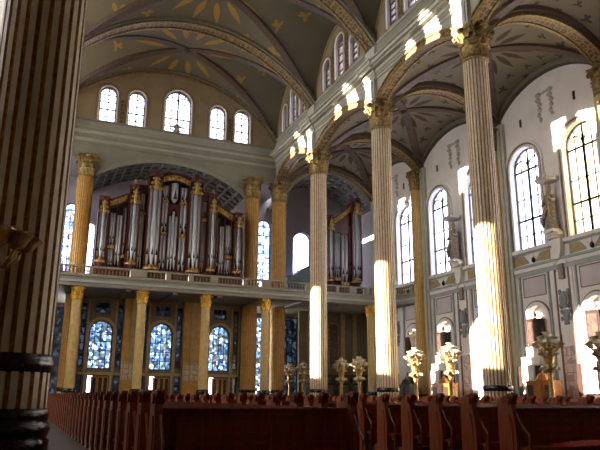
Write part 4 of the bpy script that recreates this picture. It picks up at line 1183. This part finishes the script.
# furnishings at the far right end under the gallery
pf = MB().box(-.75, .75, -.12, 0, 0, 6.0).build('framed_painting', 'darkwood', loc=(38.0, 77.98, 4.75)); tag(pf, 'tall dark painting in a red and gold frame, right of the farthest sunlit column', 'painting')
MB().box(-.75, -.6, -.2, -.12, 0, 6).box(.6, .75, -.2, -.12, 0, 6).box(-.75, .75, -.2, -.12, 5.8, 6.0).box(-.75, .75, -.2, -.12, 0, .2).build('gilt_frame', 'goldfret', pf)
MB().box(-.6, .6, -.15, -.12, .2, 5.8).build('canvas', 'icon', pf)
sc = empty('notice_stall', (37.8, 76.8, 0)); tag(sc, 'long dark wooden stall with grey boards between the two far sunlit columns', 'stall')
MB().box(-4.4, 4.4, -.25, .25, 3.6, 4.0).box(-4.4, 4.4, -.15, .15, 2.7, 2.95).build('cross_beam', 'darkwood', sc)
for x in (-4.2, -2.2, 0, 2.2, 4.2):
    MB().box(x-.13, x+.13, -.13, .13, 0, 3.6).build('post', 'darkwood', sc)
for x in (-3.2, -1.1, 1.1, 3.2):
    MB().box(x-.7, x+.7, -.05, .05, .5, 2.5).build('board', 'greyboard', sc)

# ------------------------------------------------------------------ pews
def end_poly():
    """profile of a pew end (depth, height): scroll at the back top, S-curve to the arm"""
    return [(.36, 0), (.36, .98), (.345, 1.06), (.31, 1.13), (.25, 1.18), (.18, 1.225), (.1, 1.265), (.03, 1.288), (-.03, 1.29), (-.06, 1.265), (-.055, 1.225), (-.02, 1.19), (.01, 1.15), (.02, 1.1), (.0, 1.0), (-.03, .9), (-.05, .75), (-.06, .5), (-.05, .2), (-.09, .1), (-.09, 0)]
EP = end_poly()
def pew_meshes(L):
    mp = lambda u, d, z: (d, u, z)
    en = MB(); en.prism(EP, mp, -.05, .05)
    en.lathe([(.02, 0), (.075, .01), (.09, .03), (.075, .06), (.02, .07)], 14, (0, 0, 0)) if False else None
    for s_ in (-1, 1):                       # carved scroll boss and raised field
        en.prism([(.1+.07*cos(2*PI*i/14), 1.17+.07*sin(2*PI*i/14)) for i in range(14)], mp, s_*.05, s_*.085)
        en.prism([(.29, .12), (.29, .95), (.08, .95), (.03, .75), (.02, .12)], mp, s_*.05, s_*.065)
    mats = {'end': en.mesh('end_panel', 'pewend')}
    W = L-.1
    b = MB()
    b.box(-W/2, W/2, .2, .24, .42, .9)
    n = max(2, round(W/1.3)); st_w = .13
    xs = [-W/2]+[-W/2+.42+1.32*i for i in range(n) if -W/2+.42+1.32*i < W/2-.3]+[W/2]
    for x in xs: b.box(max(-W/2, x-st_w), min(W/2, x+st_w), .165, .2, .42, .85, 1)
    for z0, z1 in ((.42, .46), (.55, .59), (.68, .72), (.82, .87)):
        for x0, x1 in zip(xs[:-1], xs[1:]): b.box(x0+st_w, x1-st_w, .18, .2, z0, z1, 1)
    mats['back'] = b.mesh('backrest', ['pew', 'pewend'])
    ar = MB()
    ar.tube([(0, -.02, .96), (0, -.1, .82), (0, -.2, .7), (0, -.26, .66), (0, -.29, .6), (0, -.27, .5), (0, -.26, .2), (0, -.27, 0)], [.014, .016, .018, .02, .02, .018, .016, .018], 8)
    mats['arm'] = ar.mesh('arm_rest', 'pewend')
    mats['rail'] = MB().box(-W/2, W/2, .18, .26, .9, 1.02).box(-W/2, W/2, .13, .28, 1.02, 1.05).mesh('top_rail', 'pew')
    mats['seat'] = MB().box(-W/2, W/2, -.24, .2, .41, .45).box(-W/2, W/2, -.22, -.19, .33, .41).mesh('seat', 'pew')
    mats['kneel'] = MB().box(-W/2, W/2, .42, .56, .14, .2).box(-W/2, -W/2+.06, .36, .56, 0, .14).box(W/2-.06, W/2, .36, .56, 0, .14).mesh('kneeler', 'pew')
    j = MB()
    for s_ in (-1, 1):
        j.prism(EP, lambda u, d, z: (d+s_*(L/2-.05), u, z), -.05, .05, 1)
    j.box(-W/2, W/2, .17, .24, .42, .9); j.box(-W/2, W/2, .16, .27, .9, 1.05); j.box(-W/2, W/2, -.24, .2, .41, .45)
    mats['far'] = j.mesh('pew', ['pew', 'pewend'])
    return mats
def pew_near(ms, L, loc):
    o = empty('pew', loc)
    for nm, k, x in (('end_panel', 'end', -L/2+.05), ('end_panel', 'end', L/2-.05), ('arm_rest', 'arm', -L/2+.07), ('arm_rest', 'arm', L/2-.07), ('backrest', 'back', 0), ('top_rail', 'rail', 0), ('seat', 'seat', 0), ('kneeler', 'kneel', 0)):
        c = bpy.data.objects.new(nm, ms[k]); COL.objects.link(c); c.parent = o; c.location = (x, 0, 0)
    return o
PITCH = 1.02
BLK = [(1.7, 4.65, 0, 'narrow left block', 52), (7.5, 13.6, 0, 'wide right block', 52), (16.8, 22.9, 5, 'block beyond the middle aisle', 47), (25.9, 28.2, 14, 'block along the right arcade', 38)]
for x0, x1, k0, bn_, cnt in BLK:
    L = x1-x0; ms = pew_meshes(L); cx = (x0+x1)/2
    for i in range(cnt):
        y = 8.75+(k0+i)*PITCH
        if i+k0 < 14:
            o = pew_near(ms, L, (cx, y, 0))
        else:
            o = bpy.data.objects.new('pew', ms['far']); COL.objects.link(o); o.location = (cx, y, 0)
        tag(o, 'wooden pew, %s from the front in the %s' % (ordinal(i+1), bn_), 'pew', 'pews of the '+bn_)

cu = MB()
n = 24; vs = []
def cush(u, v): return .45+.075*(1-abs(u)**6)*(1-abs(v)**6)
L_, W_ = 2.6, .36
for jj in range(13):
    for ii in range(n+1):
        u = -1+2*ii/n; v = -1+2*jj/12
        vs.append((u*L_/2, v*W_/2, cush(u, v)-.45))
cu.add(vs, [(j*(n+1)+i, j*(n+1)+i+1, (j+1)*(n+1)+i+1, (j+1)*(n+1)+i) for j in range(12) for i in range(n)], 0, True)
cu.box(-L_/2+.02, L_/2-.02, -W_/2+.02, W_/2-.02, 0, .03)
cu = cu.build('seat_cushion', 'red', loc=(9.62, 8.62, .452)); tag(cu, 'red seat cushion with pink edge on the front pew at lower right', 'cushion')
pt = MB().tube([(-L_/2+.15, -W_/2+.06, .055), (L_/2-.1, -W_/2+.06, .055)], .022); pt.build('piping', 'pinktrim', cu)

# ------------------------------------------------------------------ light, sky, camera
SKY = 6.5; SUN = 27.0
wd = bpy.data.worlds.new('sky'); S.world = wd; wd.use_nodes = True
bg = wd.node_tree.nodes['Background']; bg.inputs[0].default_value = (.95, .97, 1, 1); bg.inputs[1].default_value = SKY
wd.cycles.sampling_method = 'AUTOMATIC'
sun = bpy.data.lights.new('sun', 'SUN'); sun.energy = SUN; sun.angle = .009; sun.color = (1, .94, .85)
so = bpy.data.objects.new('sun', sun); COL.objects.link(so)
so.rotation_euler = Vector((1, -.108, -.275)).to_track_quat('-Z', 'Y').to_euler(); so.location = (-40, 40, 40)
for c, d, sx, sy in PORT:
    l = bpy.data.lights.new('window_daylight', 'AREA'); l.shape = 'RECTANGLE'; l.cycles.is_portal = True
    o = bpy.data.objects.new('window_daylight', l); COL.objects.link(o)
    dv = Vector(d); z = -dv; y = Vector((0, 0, 1)); x = y.cross(z)
    o.matrix_world = Matrix((x, y, z)).transposed().to_4x4(); o.location = Vector(c)
    l.size = sy if abs(d[0]) else sx; l.size_y = sx if abs(d[0]) else sy

F, HD, PT, RL = 647.9, .4019, .2596, .0065
fw = Vector((sin(HD)*cos(PT), cos(HD)*cos(PT), sin(PT))); rt = Vector((cos(HD), -sin(HD), 0)); up = rt.cross(fw)
r2 = rt*cos(RL)+up*sin(RL); u2 = up*cos(RL)-rt*sin(RL)
cam = bpy.data.cameras.new('camera'); co = bpy.data.objects.new('camera', cam); COL.objects.link(co)
co.matrix_world = Matrix((r2, u2, -fw)).transposed().to_4x4(); co.location = (0, 0, 1.2)
cam.sensor_fit = 'HORIZONTAL'; cam.sensor_width = 36; cam.lens = F/600*36; cam.clip_start = .1; cam.clip_end = 500
S.camera = co
S.view_settings.view_transform = 'Standard'; S.view_settings.look = 'None'; S.view_settings.gamma = 1; S.view_settings.use_curve_mapping = False
S.view_settings.exposure = 0.85
S.cycles.max_bounces = 8; S.cycles.diffuse_bounces = 5; S.cycles.transparent_max_bounces = 16; S.cycles.glossy_bounces = 3
S.cycles.caustics_reflective = False; S.cycles.caustics_refractive = False
S.cycles.sample_clamp_indirect = 12
